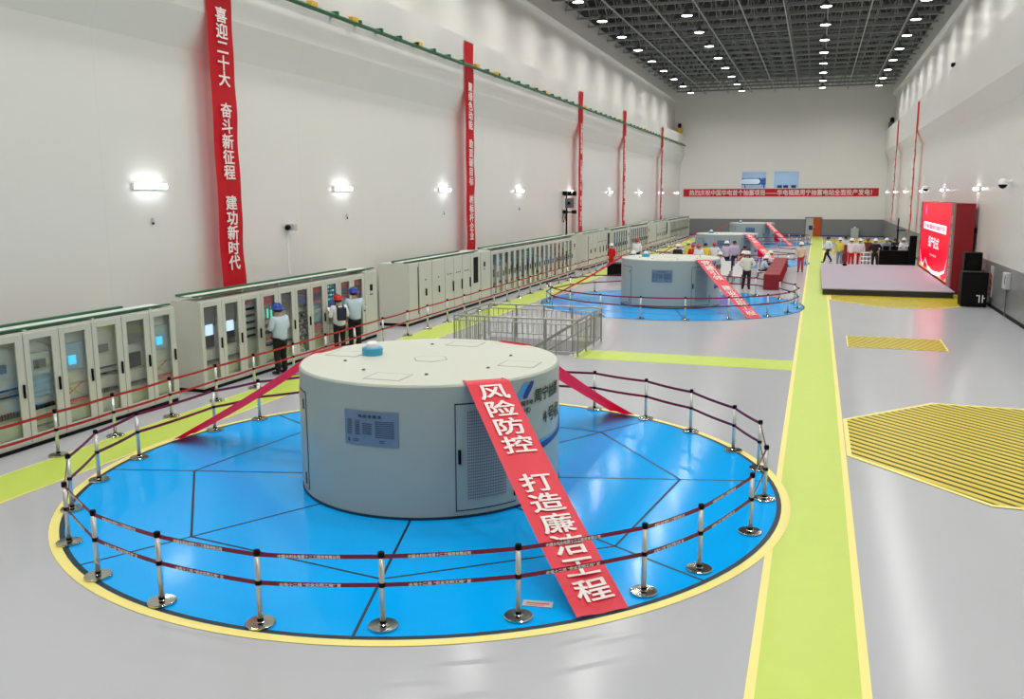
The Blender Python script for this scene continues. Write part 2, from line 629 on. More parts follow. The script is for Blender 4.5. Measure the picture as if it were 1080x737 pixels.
# ------------------------------------------------------------------ back wall: windows, doors, long banner
for i, W in enumerate((W1, W2)):
    x0, x1, z0, z1 = W
    wf = MB()
    for a in ((x0, x0 + .07, z0, z1), (x1 - .07, x1, z0, z1), (x0, x1, z0, z0 + .07), (x0, x1, z1 - .07, z1)):
        wf.box(a[0], a[1], BACK + .02, BACK + .12, a[2], a[3])
    o = struct(wf.build('window_%d' % (i + 1), [M_white]))
    MB().add([(x0 + .07, BACK + .07, z0 + .07), (x1 - .07, BACK + .07, z0 + .07), (x1 - .07, BACK + .07, z1 - .07), (x0 + .07, BACK + .07, z1 - .07)], [(0, 1, 2, 3)]).build('pane', [M_winglass], o)
rm = MB()
rm.box(-9.2, -1.2, BACK + 4.6, BACK + 4.7, 4.4, 8)
rm.box(-9.3, -9.2, BACK + .4, BACK + 4.7, 4.4, 8)
rm.box(-1.2, -1.1, BACK + .4, BACK + 4.7, 4.4, 8)
rm.box(-9.3, -1.1, BACK + .4, BACK + 4.7, 4.3, 4.4)
rm.box(-9.3, -1.1, BACK + .4, BACK + 4.7, 8, 8.1)
struct(rm.build('wall_office', [M_office]))
for k, X in enumerate((-6.9, -3.3)):
    t = thing('office_lamp', ('round lamp on the ceiling behind the left window', 'round lamp on the ceiling behind the right window')[k], 'ceiling lamp', (X, BACK + 2.2, 7.9), 0, 'lamps in the room behind the windows')
    MB().lathe([(.45, .1), (.5, .03), (.48, 0)], n=24).build('rim', M_white, t, True)
    MB().lathe([(0, -.02), (.42, -.02), (.46, .01)], n=24).build('diffuser', mat('office_lens', (255, 255, 255), .5, emit=(240, 248, 255), strength=26.0), t)
b = thing('display_board', 'blue and white rounded display board seen through the left window', 'display board', (-6.85, BACK + 3.2, 4.4))
pts = [(-1.2 + .3 * math.cos(t), .3 * math.sin(t)) for t in [PI / 2 + PI * k / 10 for k in range(11)]] + [(.3 + .3 * math.cos(t), .3 * math.sin(t)) for t in [-PI / 2 + PI * k / 10 for k in range(11)]]


def xz(mb, pts, y0, y1, zc, s=1.0, xo=0.0, mi=0):
    n = len(pts)
    vs = [(p[0] * s + xo, y0, zc + p[1] * s) for p in pts] + [(p[0] * s + xo, y1, zc + p[1] * s) for p in pts]
    mb.add(vs, [tuple(range(n)), tuple(range(2 * n - 1, n - 1, -1))] + [(k, n + k, n + (k + 1) % n, (k + 1) % n) for k in range(n)], mi)


m_ = MB()
xz(m_, pts, 0, .06, 1.65, 1.25)
m_.build('frame', M_navy, b)
m_ = MB()
xz(m_, pts, -.03, 0, 1.65, 1.0, -.1)
m_.build('panel', M_white, b)
m_ = MB()
m_.lathe([(.42, -.05), (.42, .05)], n=24)
o = m_.build('disc', M_bl1, b)
o.rotation_euler.x = PI / 2
o.location = (.95, -.04, 1.62)
MB().box(-1.2, -1.1, 0, .06, 0, 1.3).build('leg', M_navy, b)
MB().box(.9, 1.0, 0, .06, 0, 1.3).build('leg', M_navy, b)
b = thing('office_desk', 'dark desk behind the right window on the back wall', 'desk', (-3.4, BACK + 1.5, 4.4))
MB().bbox(-1.1, 1.1, -.3, .3, .68, .74, .01).build('desktop', M_gr1, b)
for s in (-1, 1):
    MB().box(s * 1.05 - .03, s * 1.05 + .03, -.28, .28, 0, .68).build('side_panel', M_gr1, b)
for k, X in enumerate((-4.1, -3.45, -2.6)):
    t = thing('monitor', '%s dark monitor on the desk behind the right window' % ('left', 'middle', 'right')[k], 'monitor', (X, BACK + 1.5, 5.14), 0, 'monitors behind the right window')
    MB().bbox(-.26, .26, -.02, .02, .12, .46, .008).build('screen', M_navy, t)
    MB().lathe([(.1, 0), (.1, .015), (.02, .02), (.02, .14)], n=12).build('stand', M_black, t)

d = MB()
d.box(-1.15, -1.07, BACK - .12, BACK - .03, 0, 2.1)
d.box(.5, .58, BACK - .12, BACK - .03, 0, 2.1)
d.box(-1.15, .58, BACK - .12, BACK - .03, 2.02, 2.1)
do = struct(d.build('door_1', [M_gr1]))
MB().box(-1.07, -.3, BACK - .09, BACK - .04, 0, 2.02).build('leaf', [M_greybox], do)
MB().box(-.3, .5, BACK - .1, BACK - .04, 0, 2.02).build('leaf', [M_orange], do)['label'] = 'orange door leaf'
MB().box(-.75, -.35, BACK - .1, BACK - .088, .7, 1.2).build('notice', [M_navy], do)
MB().rod((-.22, BACK - .16, 1.0), (-.22, BACK - .16, 1.25), .02).build('handle', [M_chrome], do)
# low clutter by the back wall door
b = tag(MB().bbox(-.4, .4, -.2, .2, 0, .95, .02).build('floor_cabinet', M_greybox, loc=(4.0, BACK - .4, 0)), 'small pale cabinet standing at the far end wall on the right', 'cabinet')
MB().box(-.37, .37, -.215, -.2, .05, .9).build('door', M_lg1, b)
MB().bbox(-.1, .1, -.05, .05, .95, 1.1, .02).build('control_box', M_white, b)

t = thing('wall_banner', 'long horizontal red banner with white characters across the far end wall', 'banner', (-4.2, BACK - .05, 4.35))
bn = MB()
for i in range(40):
    xA, xB = -10.37 + 20.74 * i / 40, -10.37 + 20.74 * (i + 1) / 40
    ya, yb = .008 * math.sin(i * 1.3), .008 * math.sin((i + 1) * 1.3)
    bn.add([(xA, ya, 0), (xB, yb, 0), (xB, yb, .86), (xA, ya, .86)], [(0, 1, 2, 3)])
bn.build('cloth', M_red, t, True)
lt = MB()
text_on(lt, '热烈庆祝中国华电首个抽蓄项目——华电福建周宁抽蓄电站全面投产发电！', lambda u, v: (u, -.02, .43 + v), 19.4, .62, bold=.012)
lt.build('lettering', M_letter, t)

# crane rail end stops on the ledges
for k, (X, s) in enumerate(((XL - .05, 1), (XR + .05, -1))):
    t = thing('rail_buffer', ('yellow rail buffer with black top in the far left corner of the ledge', 'dark rail buffer with black top in the far right corner of the ledge')[k], 'rail buffer', (X, BACK - 1.2, 11.2), 0, 'buffers at the ends of the crane ledges')
    MB().bbox(-.32, .32, -.3, .3, 0, .75, .03).build('block', (M_yellow, M_gr1)[k], t)
    MB().lathe([(.2, .75), (.22, .85), (.2, 1.15), (.1, 1.25), (0, 1.27)], n=16).build('bumper', M_black, t, True)
# small cameras/lamps on the right ledge
for Y in (56.0,):
    t = thing('ledge_camera', 'small dark camera on the ledge of the right wall', 'camera', (XR - .2, Y, 11.2))
    MB().rod((0, 0, 0), (0, 0, .3), .04).build('post', M_gr1, t)
    MB().bbox(-.1, .1, -.18, .18, .25, .45, .03).build('body', M_black, t)

# ------------------------------------------------------------------ hanging banners on the side walls
WB = [
    (-14.56, 19.9, '喜迎二十大 奋斗新征程 建功新时代', 9.02, 2.78, 'tall red wall banner nearest the viewer on the left wall', 0),
    (-14.56, 37.15, '聚绿色动能 助双碳目标 树标杆企业', 9.15, 2.75, 'tall red banner on the left wall, second from the near end', 0),
    (-14.56, 56.6, '弘扬劳模精神 打造精品工程 建设一流电站', 8.9, 2.7, 'tall red banner on the left wall beside the black mast', 0),
    (-14.56, 70.4, '安全责任重于山 质量第一记心间', 8.9, 2.7, 'tall red banner on the left wall, fourth from the near end', 0),
    (-14.56, 88.4, '同心协力保投产 凝心聚力创佳绩', 8.9, 2.7, 'tall red banner nearest the far end on the left wall', 0),
    (6.46, 71.0, '绿水青山就是金山银山', 8.6, 2.7, 'thin looking red banner on the right wall nearer the red screen', 1),
    (6.46, 88.0, '清洁能源点亮美好生活', 8.6, 2.7, 'thin looking red banner on the right wall nearest the far end', 1),
]
for X, Y, body, zt, zb, lb, side in WB:
    t = thing('wall_banner', lb, 'banner', (X, Y, 0), 0 if side == 0 else PI, 'tall red banners hanging on the side walls')
    ZB = 1.98 if side == 0 else 1.9
    bn = MB()
    N = 44
    A, B = [], []
    for i in range(N + 1):
        z = ZB + (11.0 - ZB) * i / N
        wv = .02 * math.sin(i * .55 + Y) * (1 - i / N)
        A.append((wv, -.5, z))
        B.append((wv + .012 * math.sin(i * .9), .5, z))
    bn.strip(A, B)
    bn.build('cloth', M_redw, t, True)
    lt = MB()
    n = len(body)
    for i, ch in enumerate(body):
        if ch == ' ':
            lt.build('lettering', M_letter, t)
            lt = MB()
            continue
        zc = zt + (zb - zt) * i / (n - 1)
        char_on(lt, ch, lambda u, v: (.045, u, v), min(.5, (zt - zb) / (n - 1) * 1.0), 0, zc, bold=.02, asp=1.25)
    lt.build('lettering', M_letter, t)
    MB().rod((0, -.52, 11.02), (0, .52, 11.02), .025).build('hanging_rod', M_steel, t)

# green cable conduit along the left beam
t = thing('conduit', 'dark green conduit running along the upper left wall beam', 'conduit', (XL + .57, 60, 10.0))
MB().rod((0, -66, 0), (0, 43.5, 0), .07, n=10).build('pipe', M_green, t, True)
for k in range(52):
    Y = -34.5 + 1.5 * k
    if min(abs(60 + Y - b_[1]) for b_ in WB[:5]) > .75:
        MB().box(-.2, .08, Y, Y + .12, -.02, .14).build('bracket', M_green, t)
for k, Y in enumerate((-36, -33.5, -28.5, -22.5, -20, -12, -3, 8, 18, 28, 38)):
    MB().bbox(-.09, .1, Y, Y + .35, .02, .17, .02).build('clamp', M_yellow, t)['label'] = 'yellow clamp'

# small wall devices on the left wall
for k, (Y, Z) in enumerate(((17.45, 3.95), (26.8, 3.85), (35.1, 3.82), (45.3, 3.85))):
    t = thing('wall_sensor', 'small grey wall sensor below the %s strip lamp on the left wall' % ordn(k + 1), 'sensor', (XL, Y, Z), 0, 'small sensors below the left wall lamps')
    MB().bbox(0, .06, -.025, .025, -.05, .06, .01).build('body', M_greybox, t)
    MB().lathe([(.015, -.1), (.03, -.07), (.02, -.04)], c=(.04, 0, 0), n=10).build('probe', M_black, t, True)
t = thing('wall_camera', 'boxy camera with black lens on the left wall above the second cabinet row', 'camera', (XL, 23.2, 3.6))
MB().bbox(0, .3, -.1, .1, -.1, .1, .02).build('body', M_greybox, t)
MB().rod((.12, -.1, 0), (.12, -.2, -.02), .075, n=14).build('lens', M_black, t)
MB().box(0, .02, -.05, .05, -1.4, -.1).build('cable_cover', M_white, t)

# ------------------------------------------------------------------ cabinets along the left wall
CX = -13.27
CH = 2.13
DEP = .8


def equipment(kind, w):
    """devices behind the glass door; returns MB; material slots 0 light 1 dark 2 blue 3 orange 4 black 5 screen 6 green-yellow"""
    e = MB()
    a, b = .12, w - .12
    x = -.13
    if kind == 0:
        e.box(x, x + .05, a + .1, b - .2, 1.45, 1.6, 1)
        e.box(x, x + .04, a, b, 1.12, 1.15, 4)
        e.box(x, x + .04, a, b, 1.0, 1.03, 4)
        for i in range(9):
            e.box(x, x + .05, a + i * (b - a) / 9, a + (i + .6) * (b - a) / 9, .62, .72, 1)
        e.box(x, x + .03, a, b, .2, .55, 0)
    elif kind == 1:
        e.box(x, x + .04, a + .04, b - .04, 1.3, 1.7, 0)
        e.box(x, x + .06, a + .14, b - .16, 1.42, 1.58, 1)
        e.box(x, x + .03, a + .06, b - .06, .9, 1.2, 7)
        for i in range(10):
            e.box(x, x + .05, a + i * (b - a) / 10, a + (i + .6) * (b - a) / 10, .66, .74, 4)
        e.box(x, x + .02, a + .02, b - .02, .45, .5, 1)
        e.box(x, x + .02, a + .02, b - .02, .33, .36, 1)
    elif kind == 2:
        e.box(x, x + .04, a + .04, b - .04, 1.25, 1.75, 7)
        e.rod((x, a + .06, .75), (x, b - .1, .95), .012, mi=3)
        e.rod((x, a + .06, .95), (x, b - .1, .72), .012, mi=6)
        e.box(x, x + .04, a, b, .6, .66, 3)
        e.box(x, x + .03, a, b, .25, .5, 0)
    elif kind == 3:
        for r in range(5):
            for i in range(6):
                yy = a + .03 + i * (b - a - .06) / 6
                z = 1.7 - r * .17
                e.box(x, x + .05, yy, yy + .055, z, z + .055, 4)
        e.box(x, x + .04, a + .18, b - .2, 1.84, 1.92, 3)
    elif kind == 4:
        e.box(x, x + .04, a, b, 1.75, 1.98, 3)
        e.box(x, x + .05, a, b, 1.35, 1.68, 1)
        for i in range(3):
            yy = a + .06 + i * .17
            e.box(x + .05, x + .056, yy, yy + .07, 1.4, 1.64, 5)
        for r in range(4):
            for i in range(5):
                yy = a + i * (b - a) / 5
                e.box(x, x + .05, yy, yy + .07, 1.15 - r * .16, 1.23 - r * .16, (1, 4, 3, 4)[r])
        e.box(x, x + .03, a, b, .25, .5, 0)
    elif kind == 5:
        e.box(x, x + .05, a, b, 1.5, 1.95, 1)
        e.box(x, x + .05, a + .05, b - .05, 1.6, 1.75, 2)
        for r in range(6):
            e.box(x, x + .05, a, b, 1.3 - r * .16, 1.35 - r * .16, 1)
            for i in range(7):
                yy = a + i * (b - a) / 7
                e.box(x, x + .06, yy, yy + .05, 1.24 - r * .16, 1.29 - r * .16, (4, 1, 0)[(i + r) % 3])
    elif kind == 6:
        e.box(x, x + .05, a, b, 1.15, 1.98, 2)
        for r in range(4):
            for i in range(4):
                yy = a + .04 + i * (b - a - .06) / 4
                e.box(x + .05, x + .06, yy, yy + .07, 1.88 - r * .12, 1.93 - r * .12, (6, 5, 0)[(i + r) % 3])
        e.box(x, x + .04, a, b, .9, 1.05, 1)
        e.box(x, x + .04, a, b, .55, .8, 0)
    elif kind == 7:
        e.box(x, x + .05, a, b, 1.5, 1.95, 3)
        e.box(x, x + .06, a + .06, b - .06, 1.6, 1.8, 1)
        e.box(x, x + .05, a, b, .95, 1.35, 5 if False else 7)
        e.box(x, x + .04, a, b, .55, .9, 3)
        e.box(x + .04, x + .05, a + .08, b - .08, .62, .7, 0)
    elif kind == 8:
        e.box(x, x + .05, a + .05, b - .05, 1.5, 1.95, 1)
        e.box(x, x + .05, a + .08, b - .12, 1.0, 1.3, 4)
        e.box(x, x + .05, a, b, .6, .7, 1)
    EQ = [M_lg1, M_gr1, M_bl1, M_or1, M_black, mat('screen_green', (40, 150, 120), 0.3, emit=(70, 235, 190), strength=1.0), M_lime, mat('module_pale_blue', (150, 176, 190), .5)]
    return e, EQ


CABP = {}


def glass_cabinet(kind, w, label, y, group, screen=None):
    key = ('g', kind, round(w, 2), screen)
    loc = (CX, y, 0)
    if key in CABP:
        return dup(CABP[key], loc, 0, label, group)
    t = thing('control_cabinet', label, 'cabinet', loc, 0, group)
    bd = MB()
    bd.box(-DEP, -.16, .004, w - .004, .08, CH)
    bd.box(-.16, -.03, .004, .05, .08, CH)
    bd.box(-.16, -.03, w - .05, w - .004, .08, CH)
    bd.box(-.16, -.03, .05, w - .05, CH - .05, CH)
    bd.box(-.16, -.03, .05, w - .05, .08, .13)
    bd.build('body', M_cab, t)
    MB().box(-DEP, -.05, .01, w - .01, 0, .08).build('shadow_plinth', M_darkrub, t)  # dark base stands in for the shadow gap under the cabinet
    dr = MB()
    L, R = .13, .17
    dr.bbox(-.03, 0, .01, L, .12, CH - .03, .004)
    dr.bbox(-.03, 0, w - R, w - .01, .12, CH - .03, .004)
    dr.bbox(-.03, 0, L, w - R, CH - .15, CH - .03, .004)
    dr.bbox(-.03, 0, L, w - R, .12, .25, .004)
    door = dr.build('door', M_cab, t)
    MB().add([(-.02, L, .25), (-.02, w - R, .25), (-.02, w - R, CH - .15), (-.02, L, CH - .15)], [(0, 1, 2, 3)]).build('glass_pane', M_glass, door)
    MB().bbox(0, .035, w - .1, w - .06, .95, 1.2, .01).build('handle', M_black, door)
    e, EQ = equipment(kind, w)
    e.build('equipment', EQ, t)
    if screen:
        z0, z1, ya, yb, mm = screen
        MB().box(-.1, -.06, ya, yb, z0, z1).build('display', MATS[mm], t)
    CABP[key] = t
    return t


def solid_cabinet(kind, w, label, y, group):
    key = ('s', kind, round(w, 2))
    loc = (CX, y, 0)
    if key in CABP:
        return dup(CABP[key], loc, 0, label, group)
    t = thing('switch_cabinet', label, 'cabinet', loc, 0, group)
    MB().box(-1.15, -.03, .004, w - .004, .1, CH + .06).build('body', M_cab, t)
    MB().box(-1.15, -.06, .01, w - .01, 0, .1).build('shadow_plinth', M_black, t)  # shadow gap below the door, put in as a black base
    door = MB().bbox(-.03, 0, .025, w - .025, .14, CH + .03, .006).build('door', M_cab, t)
    if kind == 0:       # plain door with tall black edge handle
        MB().box(-.028, .012, w - .1, w - .045, .35, CH - .1).build('edge_strip', M_black, door)
    elif kind == 1:     # central handle
        MB().bbox(0, .05, w * .5 - .03, w * .5 + .03, .95, 1.2, .012).build('handle', M_black, door)
        MB().box(0, .01, w * .5 - .04, w * .5 + .04, 1.5, 1.55).build('label_plate', M_gr1, door)
    elif kind == 2:     # lamps and edge handle
        for k in range(3):
            MB().rod((0, .25 + k * .17, 1.55), (.02, .25 + k * .17, 1.55), .022, n=10).build('indicator', (M_black, M_gr1, M_black)[k], door)
        MB().bbox(0, .04, w - .14, w - .07, .85, 1.25, .012).build('handle', M_black, door)
    elif kind == 3:     # black window
        MB().bbox(0, .02, .3, w - .3, .95, CH - .12, .008).build('viewing_window', M_black, door)
    elif kind == 4:     # blank end panel with a small black meter
        MB().bbox(0, .025, .35, .5, 1.55, 1.75, .008).build('meter', M_black, door)
        MB().box(0, .012, .34, .51, 1.42, 1.46).build('label_plate', M_gr1, door)
    CABP[key] = t
    return t


def tray(y0, y1, name, top):
    t = thing('cable_tray', 'green cable tray on top of the %s of cabinets' % name, 'cable tray', (CX, 0, top), 0, 'green cable trays on the cabinet tops')
    f_ = MB()
    f_.box(-.2, -.1, y0, y1, .03, .06)
    yy = y0 + .1
    f_.build('front_rail', M_green, t)
    MB().box(-.66, -.58, y0, y1 - .9, .04, .09).build('rear_rail', M_green, t)
    while yy < y1:
        MB().box(-.68, -.06, yy, yy + .05, 0, .03).build('cross_bar', M_greybox, t)
        yy += 1.6
    b_ = MB()
    b_.box(-.57, -.21, y0 + .1, y1 - .1, .03, .045)
    b_.build('cover', M_cabtop, t)


G = 'control cabinets lined up along the left wall'
SCR_W = (1.3, 1.55, .24, .5, 'screen_white')
SCR_C = (1.35, 1.52, .26, .42, 'screen_cyan')
# first row
k1 = [0, 2, 1, 0, 1, 2, 0, 8, 2]
s1 = [None, None, None, None, None, SCR_C, None, None, SCR_C]
for i in range(9):
    y = 8.75 + .8 * i
    glass_cabinet(k1[i], .8, 'glass-door grey cabinet of the nearest row, %s from its near end' % ordn(i + 1), y, G, s1[i])
tray(8.75, 15.95, 'nearest row', CH)
# second row
k2 = [8, 8, 3, 4, 8, 5, 7, 6, 7, 7]
s2 = [SCR_W, SCR_W, None, None, None, None, None, None, None, None]
n2 = ['with a white lit screen, nearest of its row', 'with a white lit screen, second of its row', 'with rows of black buttons', 'with a red strip and green displays',
      'right of the green displays, fifth of its row', 'with grey device shelves, sixth of its row', 'with an orange module, left of the red-helmeted man',
      'with a blue module behind the red-helmeted man', 'with orange modules behind the two people', 'with orange modules, last glass door before the blank panel']
for i in range(10):
    glass_cabinet(k2[i], .8, 'glass-door cabinet %s, second row' % n2[i], 16.8 + .79 * i, G, s2[i])
solid_cabinet(4, .85, 'blank grey cabinet with a small black meter closing the second row', 16.8 + 7.9, G)
tray(16.8, 25.55, 'second row', CH + .06)


def solid_row(y0, name):
    ws = [(.85, 0), (1.15, 1), (1.2, 1), (.9, 2), (.9, 2), (.9, 2), (1.1, 3)]
    ds = ['nearest in its row', 'with a middle handle, second in its row', 'with a middle handle, third in its row', 'with lamps, fourth in its row', 'with lamps, fifth in its row', 'with lamps, sixth in its row', 'with a black viewing window at the row end']
    y = y0
    for (w_, kd), d_ in zip(ws, ds):
        solid_cabinet(kd, w_, 'solid-door cabinet of the %s, %s' % (name, d_), y, G)
        y += w_
    tray(y0, y, name, CH + .06)
    return y


def glass_row(y0, n, name, ks):
    for i in range(n):
        glass_cabinet(ks[i % len(ks)], .8, 'glass-door grey cabinet of the %s, %s from its near end' % (name, ordn(i + 1)), y0 + .8 * i, G)
    solid_cabinet(4, .85, 'blank grey cabinet closing the %s' % name, y0 + .8 * n, G)
    tray(y0, y0 + .8 * n + .85, name, CH + .06)


ya = solid_row(27.9, 'third row')
solid_cabinet(4, 1.2, 'blank grey cabinet between the third row and the fourth row', ya + .05, G)
glass_row(36.3, 17, 'fourth row', [8, 1, 8, 8, 8, 1, 6, 6, 1, 7, 5, 8, 7, 4, 5, 4, 3])
solid_row(52.9, 'fifth row')
glass_row(61.0, 6, 'sixth row', [6, 6, 6])
glass_row(67.1, 9, 'seventh row', [8, 1, 5])
solid_row(77.8, 'eighth row')
glass_row(86.4, 16, 'last row by the end wall', [8, 1, 8, 5])

# ------------------------------------------------------------------ equipment mast behind the fourth cabinet row
t = thing('equipment_mast', 'black mast with crossbars and lamps behind the cabinets by the left wall', 'mast', (-14.76, 54.0, 0))
MB().lathe([(.2, 0), (.2, .04), (.06, .08), (.05, 3.2), (.04, 4.5)], n=14).build('pole', M_black, t, True)
for nm, z in (('lower_crossbar', 3.45), ('upper_crossbar', 4.5)):
    MB().bbox(-.2, .62, -.06, .06, z, z + .08, .02).build(nm, M_black, t)
for s in (-.1, .2, .5):
    MB().bbox(s - .11, s + .11, -.2, .12, 4.56, 4.78, .03).build('floodlight', M_black, t)
for s in (-.07, .5):
    MB().bbox(s - .13, s + .13, -.2, .12, 3.4, 3.62, .03).build('floodlight', M_black, t)
MB().bbox(-.08, .46, -.12, .05, 3.75, 4.35, .03).build('control_box', M_gr1, t)
MB().rod((.18, -.13, 4.05), (.18, -.2, 4.05), .09, n=14).build('lens', M_black, t)
for s in (-.18, -.02):
    cb = MB()
    pp = [(s, -.1, 3.5), (s - .02, -.12, 3.1), (s + .03, -.12, 2.85), (s + .07, -.1, 3.1), (s + .05, -.1, 3.5)]
    for a, b_ in zip(pp, pp[1:]):
        cb.rod(a, b_, .02, n=6)
    cb.build('cable', M_black, t)

# ------------------------------------------------------------------ blue pit covers
DISC = ['front', 'second', 'third', 'farthest']
for k, (X, Y) in enumerate(UNITS):
    t = thing('pit_cover', 'round blue painted pit cover with dark seams, %s of the four discs' % DISC[k], 'pit cover', (X, Y, 0), 0, 'blue discs around the generators')
    MB().lathe([(RD, 0.001), (RD, .008), (0, .008)], n=128).build('deck', M_blue, t)
    s = MB()
    s.ring((0, 0), RD - .07, RD, .0095, 128)
    a0 = math.radians(-75)
    for i in range(8):
        a = a0 + i * PI / 4
        s.bar((2.0 * math.cos(a), 2.0 * math.sin(a), .0085), (RD * math.cos(a), RD * math.sin(a), .0085), .035, .004)
        b_ = a + PI / 4
        s.bar((4.0 * math.cos(a), 4.0 * math.sin(a), .0085), (4.0 * math.cos(b_), 4.0 * math.sin(b_), .0085), .035, .004)
    s.build('seams', M_seam, t)

# ------------------------------------------------------------------ generators
GR, GH = 2.05, 1.92
NUM = ['4', '3', '2', '1']


def cyl(th, z, off=0.0):
    a = math.radians(th)
    return ((GR + off) * math.cos(a), (GR + off) * math.sin(a), z)


def patch(mb, t0, t1, z0, z1, off, n=10, mi=0):
    A = [cyl(t0 + (t1 - t0) * i / n, z0, off) for i in range(n + 1)]
    B = [cyl(t0 + (t1 - t0) * i / n, z1, off) for i in range(n + 1)]
    A0 = [cyl(t0 + (t1 - t0) * i / n, z0, 0) for i in range(n + 1)]
    B0 = [cyl(t0 + (t1 - t0) * i / n, z1, 0) for i in range(n + 1)]
    mb.strip(A, B, mi)
    mb.strip(A0, A, mi)
    mb.strip(B, B0, mi)
    mb.add([A0[0], A[0], B[0], B0[0]], [(0, 1, 2, 3)], mi)
    mb.add([A0[-1], A[-1], B[-1], B0[-1]], [(3, 2, 1, 0)], mi)


def make_generator(k):
    X, Y = UNITS[k]
    t = thing('generator', 'grey-green cylindrical generator housing on the %s blue disc' % DISC[k], 'generator', (X, Y, .01), 0, 'generator housings on the blue discs')
    MB().lathe([(GR, 0), (GR, GH - .02), (GR - .02, GH)], n=96).build('shell', M_gen, t, True)
    MB().lathe([(GR + .015, 0), (GR + .015, .03), (GR, .035)], n=96).build('base_ring', M_seam, t, True)
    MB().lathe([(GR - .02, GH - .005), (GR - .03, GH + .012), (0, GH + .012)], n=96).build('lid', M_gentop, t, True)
    for px, py in ((-1.5, 0), (0, -1.5), (1.5, 0), (0, 1.5)):
        h = MB()
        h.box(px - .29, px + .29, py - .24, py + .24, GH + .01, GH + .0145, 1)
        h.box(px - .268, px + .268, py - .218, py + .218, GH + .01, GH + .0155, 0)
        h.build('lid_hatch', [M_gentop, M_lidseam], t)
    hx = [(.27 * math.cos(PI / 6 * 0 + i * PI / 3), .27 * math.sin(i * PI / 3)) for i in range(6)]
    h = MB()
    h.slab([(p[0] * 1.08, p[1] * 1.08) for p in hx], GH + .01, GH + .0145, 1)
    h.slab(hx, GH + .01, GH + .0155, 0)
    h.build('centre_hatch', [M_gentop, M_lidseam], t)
    for px, py in ((-.57, -1.17), (.47, -1.21), (1.15, -.46), (1.14, .63), (-.53, 1.27), (-1.2, -.6)):
        MB().lathe([(.028, GH + .01), (.028, GH + .025), (.012, GH + .035)], c=(px, py, 0), n=10).build('bolt', M_gr1, t)
    be = MB().lathe([(.17, GH + .01), (.17, GH + .125), (.15, GH + .14)], c=(-1.06, .05, 0), n=20).build('beacon', M_teal, t, True)
    MB().lathe([(.1, GH + .14), (.1, GH + .2), (.07, GH + .23), (0, GH + .24)], c=(-1.06, .05, 0), n=16).build('beacon_cap', M_white, be, True)
    # placard
    p = MB()
    patch(p, -102.2, -78.8, 1.05, 1.55, .012, 10, 0)
    pl = p.build('placard', M_blueplate, t)
    q = MB()
    fn = lambda u, v: cyl(-90.5 + math.degrees(u / GR), v, .02)
    text_on(q, '机 组 参 数 表', lambda u, v: fn(u, 1.475 + v), .36, .045, bold=.02)
    for c0, c1, zt, n in ((-.37, -.29, 1.4, 8), (-.24, -.16, 1.4, 8), (-.12, .03, 1.36, 6), (.08, .36, 1.4, 9)):
        for r in range(n):
            z = zt - r * .028
            q.add([fn(c0, z), fn(c1, z), fn(c1, z + .011), fn(c0, z + .011)], [(0, 1, 2, 3)])
    q.add([fn(-.36, 1.09), fn(-.33, 1.09), fn(-.33, 1.14), fn(-.36, 1.14)], [(0, 1, 2, 3)])
    for z in (1.1, 1.125):
        q.add([fn(-.27, z), fn(.22, z), fn(.22, z + .012), fn(-.27, z + .012)], [(0, 1, 2, 3)])
    q.build('placard_print', M_platedark, pl)
    # louvred door
    d_ = MB()
    patch(d_, -57, -30, .1, 1.66, .004, 10, 1)
    patch(d_, -56.6, -30.4, .12, 1.64, .012, 10, 0)
    door = d_.build('door', [M_gen, M_seam], t)
    v = MB()
    patch(v, -52.5, -35, .24, 1.56, .015, 10, 0)
    for r in range(30):
        for i in range(24):
            th = -52.1 + i * .71
            z = .27 + r * .043
            v.add([cyl(th, z, .017), cyl(th + .4, z, .017), cyl(th + .4, z + .024, .017), cyl(th, z + .024, .017)], [(0, 1, 2, 3)], 1)
    v.build('vent', [mat('vent_plate', (168, 168, 166), .4), M_perf], door)
    h = MB()
    patch(h, -55.9, -54.9, .8, 1.0, .05, 2, 0)
    h.build('handle', M_black, door)
    h = MB()
    patch(h, -31.4, -30.9, .2, .5, .03, 2, 0)
    h.build('hinge', M_black, door)
    # side access panel with bracket
    p = MB()
    patch(p, -152, -131, .1, 1.62, .004, 8, 1)
    patch(p, -151.5, -131.5, .12, 1.6, .012, 8, 0)
    pn = p.build('access_panel', [M_gen, M_seam], t)
    h = MB()
    patch(h, -134, -133.3, .18, .36, .03, 2, 0)
    patch(h, -134, -133.3, 1.35, 1.5, .03, 2, 0)
    h.build('hinge', M_gr1, pn)
    # emblem: two leaning rounded bars
    for i, mm in enumerate((M_logoA, M_logoB)):
        lg = MB()
        A, B = [], []
        for j in range(9):
            s = j / 8
            z = 1.6 + .24 * s
            cx = -26.4 + i * 3.7 + 2.4 * (s - .5) + 1.0 * math.sin((s - .5) * PI)
            wd_ = 1.45 * (0.8 + .4 * math.sin(PI * s))
            A.append(cyl(cx - wd_, z, .01))
            B.append(cyl(cx + wd_, z, .01))
        lg.strip(A, B)
        lg.build('emblem', mm, t)
    tx = MB()
    text_on(tx, '中国华电', lambda u, v: cyl(-24.8 + math.degrees(u / GR), 1.535 + v, .012), .33, .075, bold=.02)
    text_on(tx, 'CHD', lambda u, v: cyl(-24.8 + math.degrees(u / GR), 1.425 + v, .012), .22, .075, bold=.01)
    tx.build('lettering', M_ink, t)
    tx = MB()
    for ch, th in zip('周宁抽蓄', (-16.5, -10.6, -4.7, 1.2)):
        char_on(tx, ch, lambda u, v: cyl(th + math.degrees(u / GR), v, .012), .215, 0, 1.6, bold=.014)
    tx.build('lettering', M_ink, t)
    tx = MB()
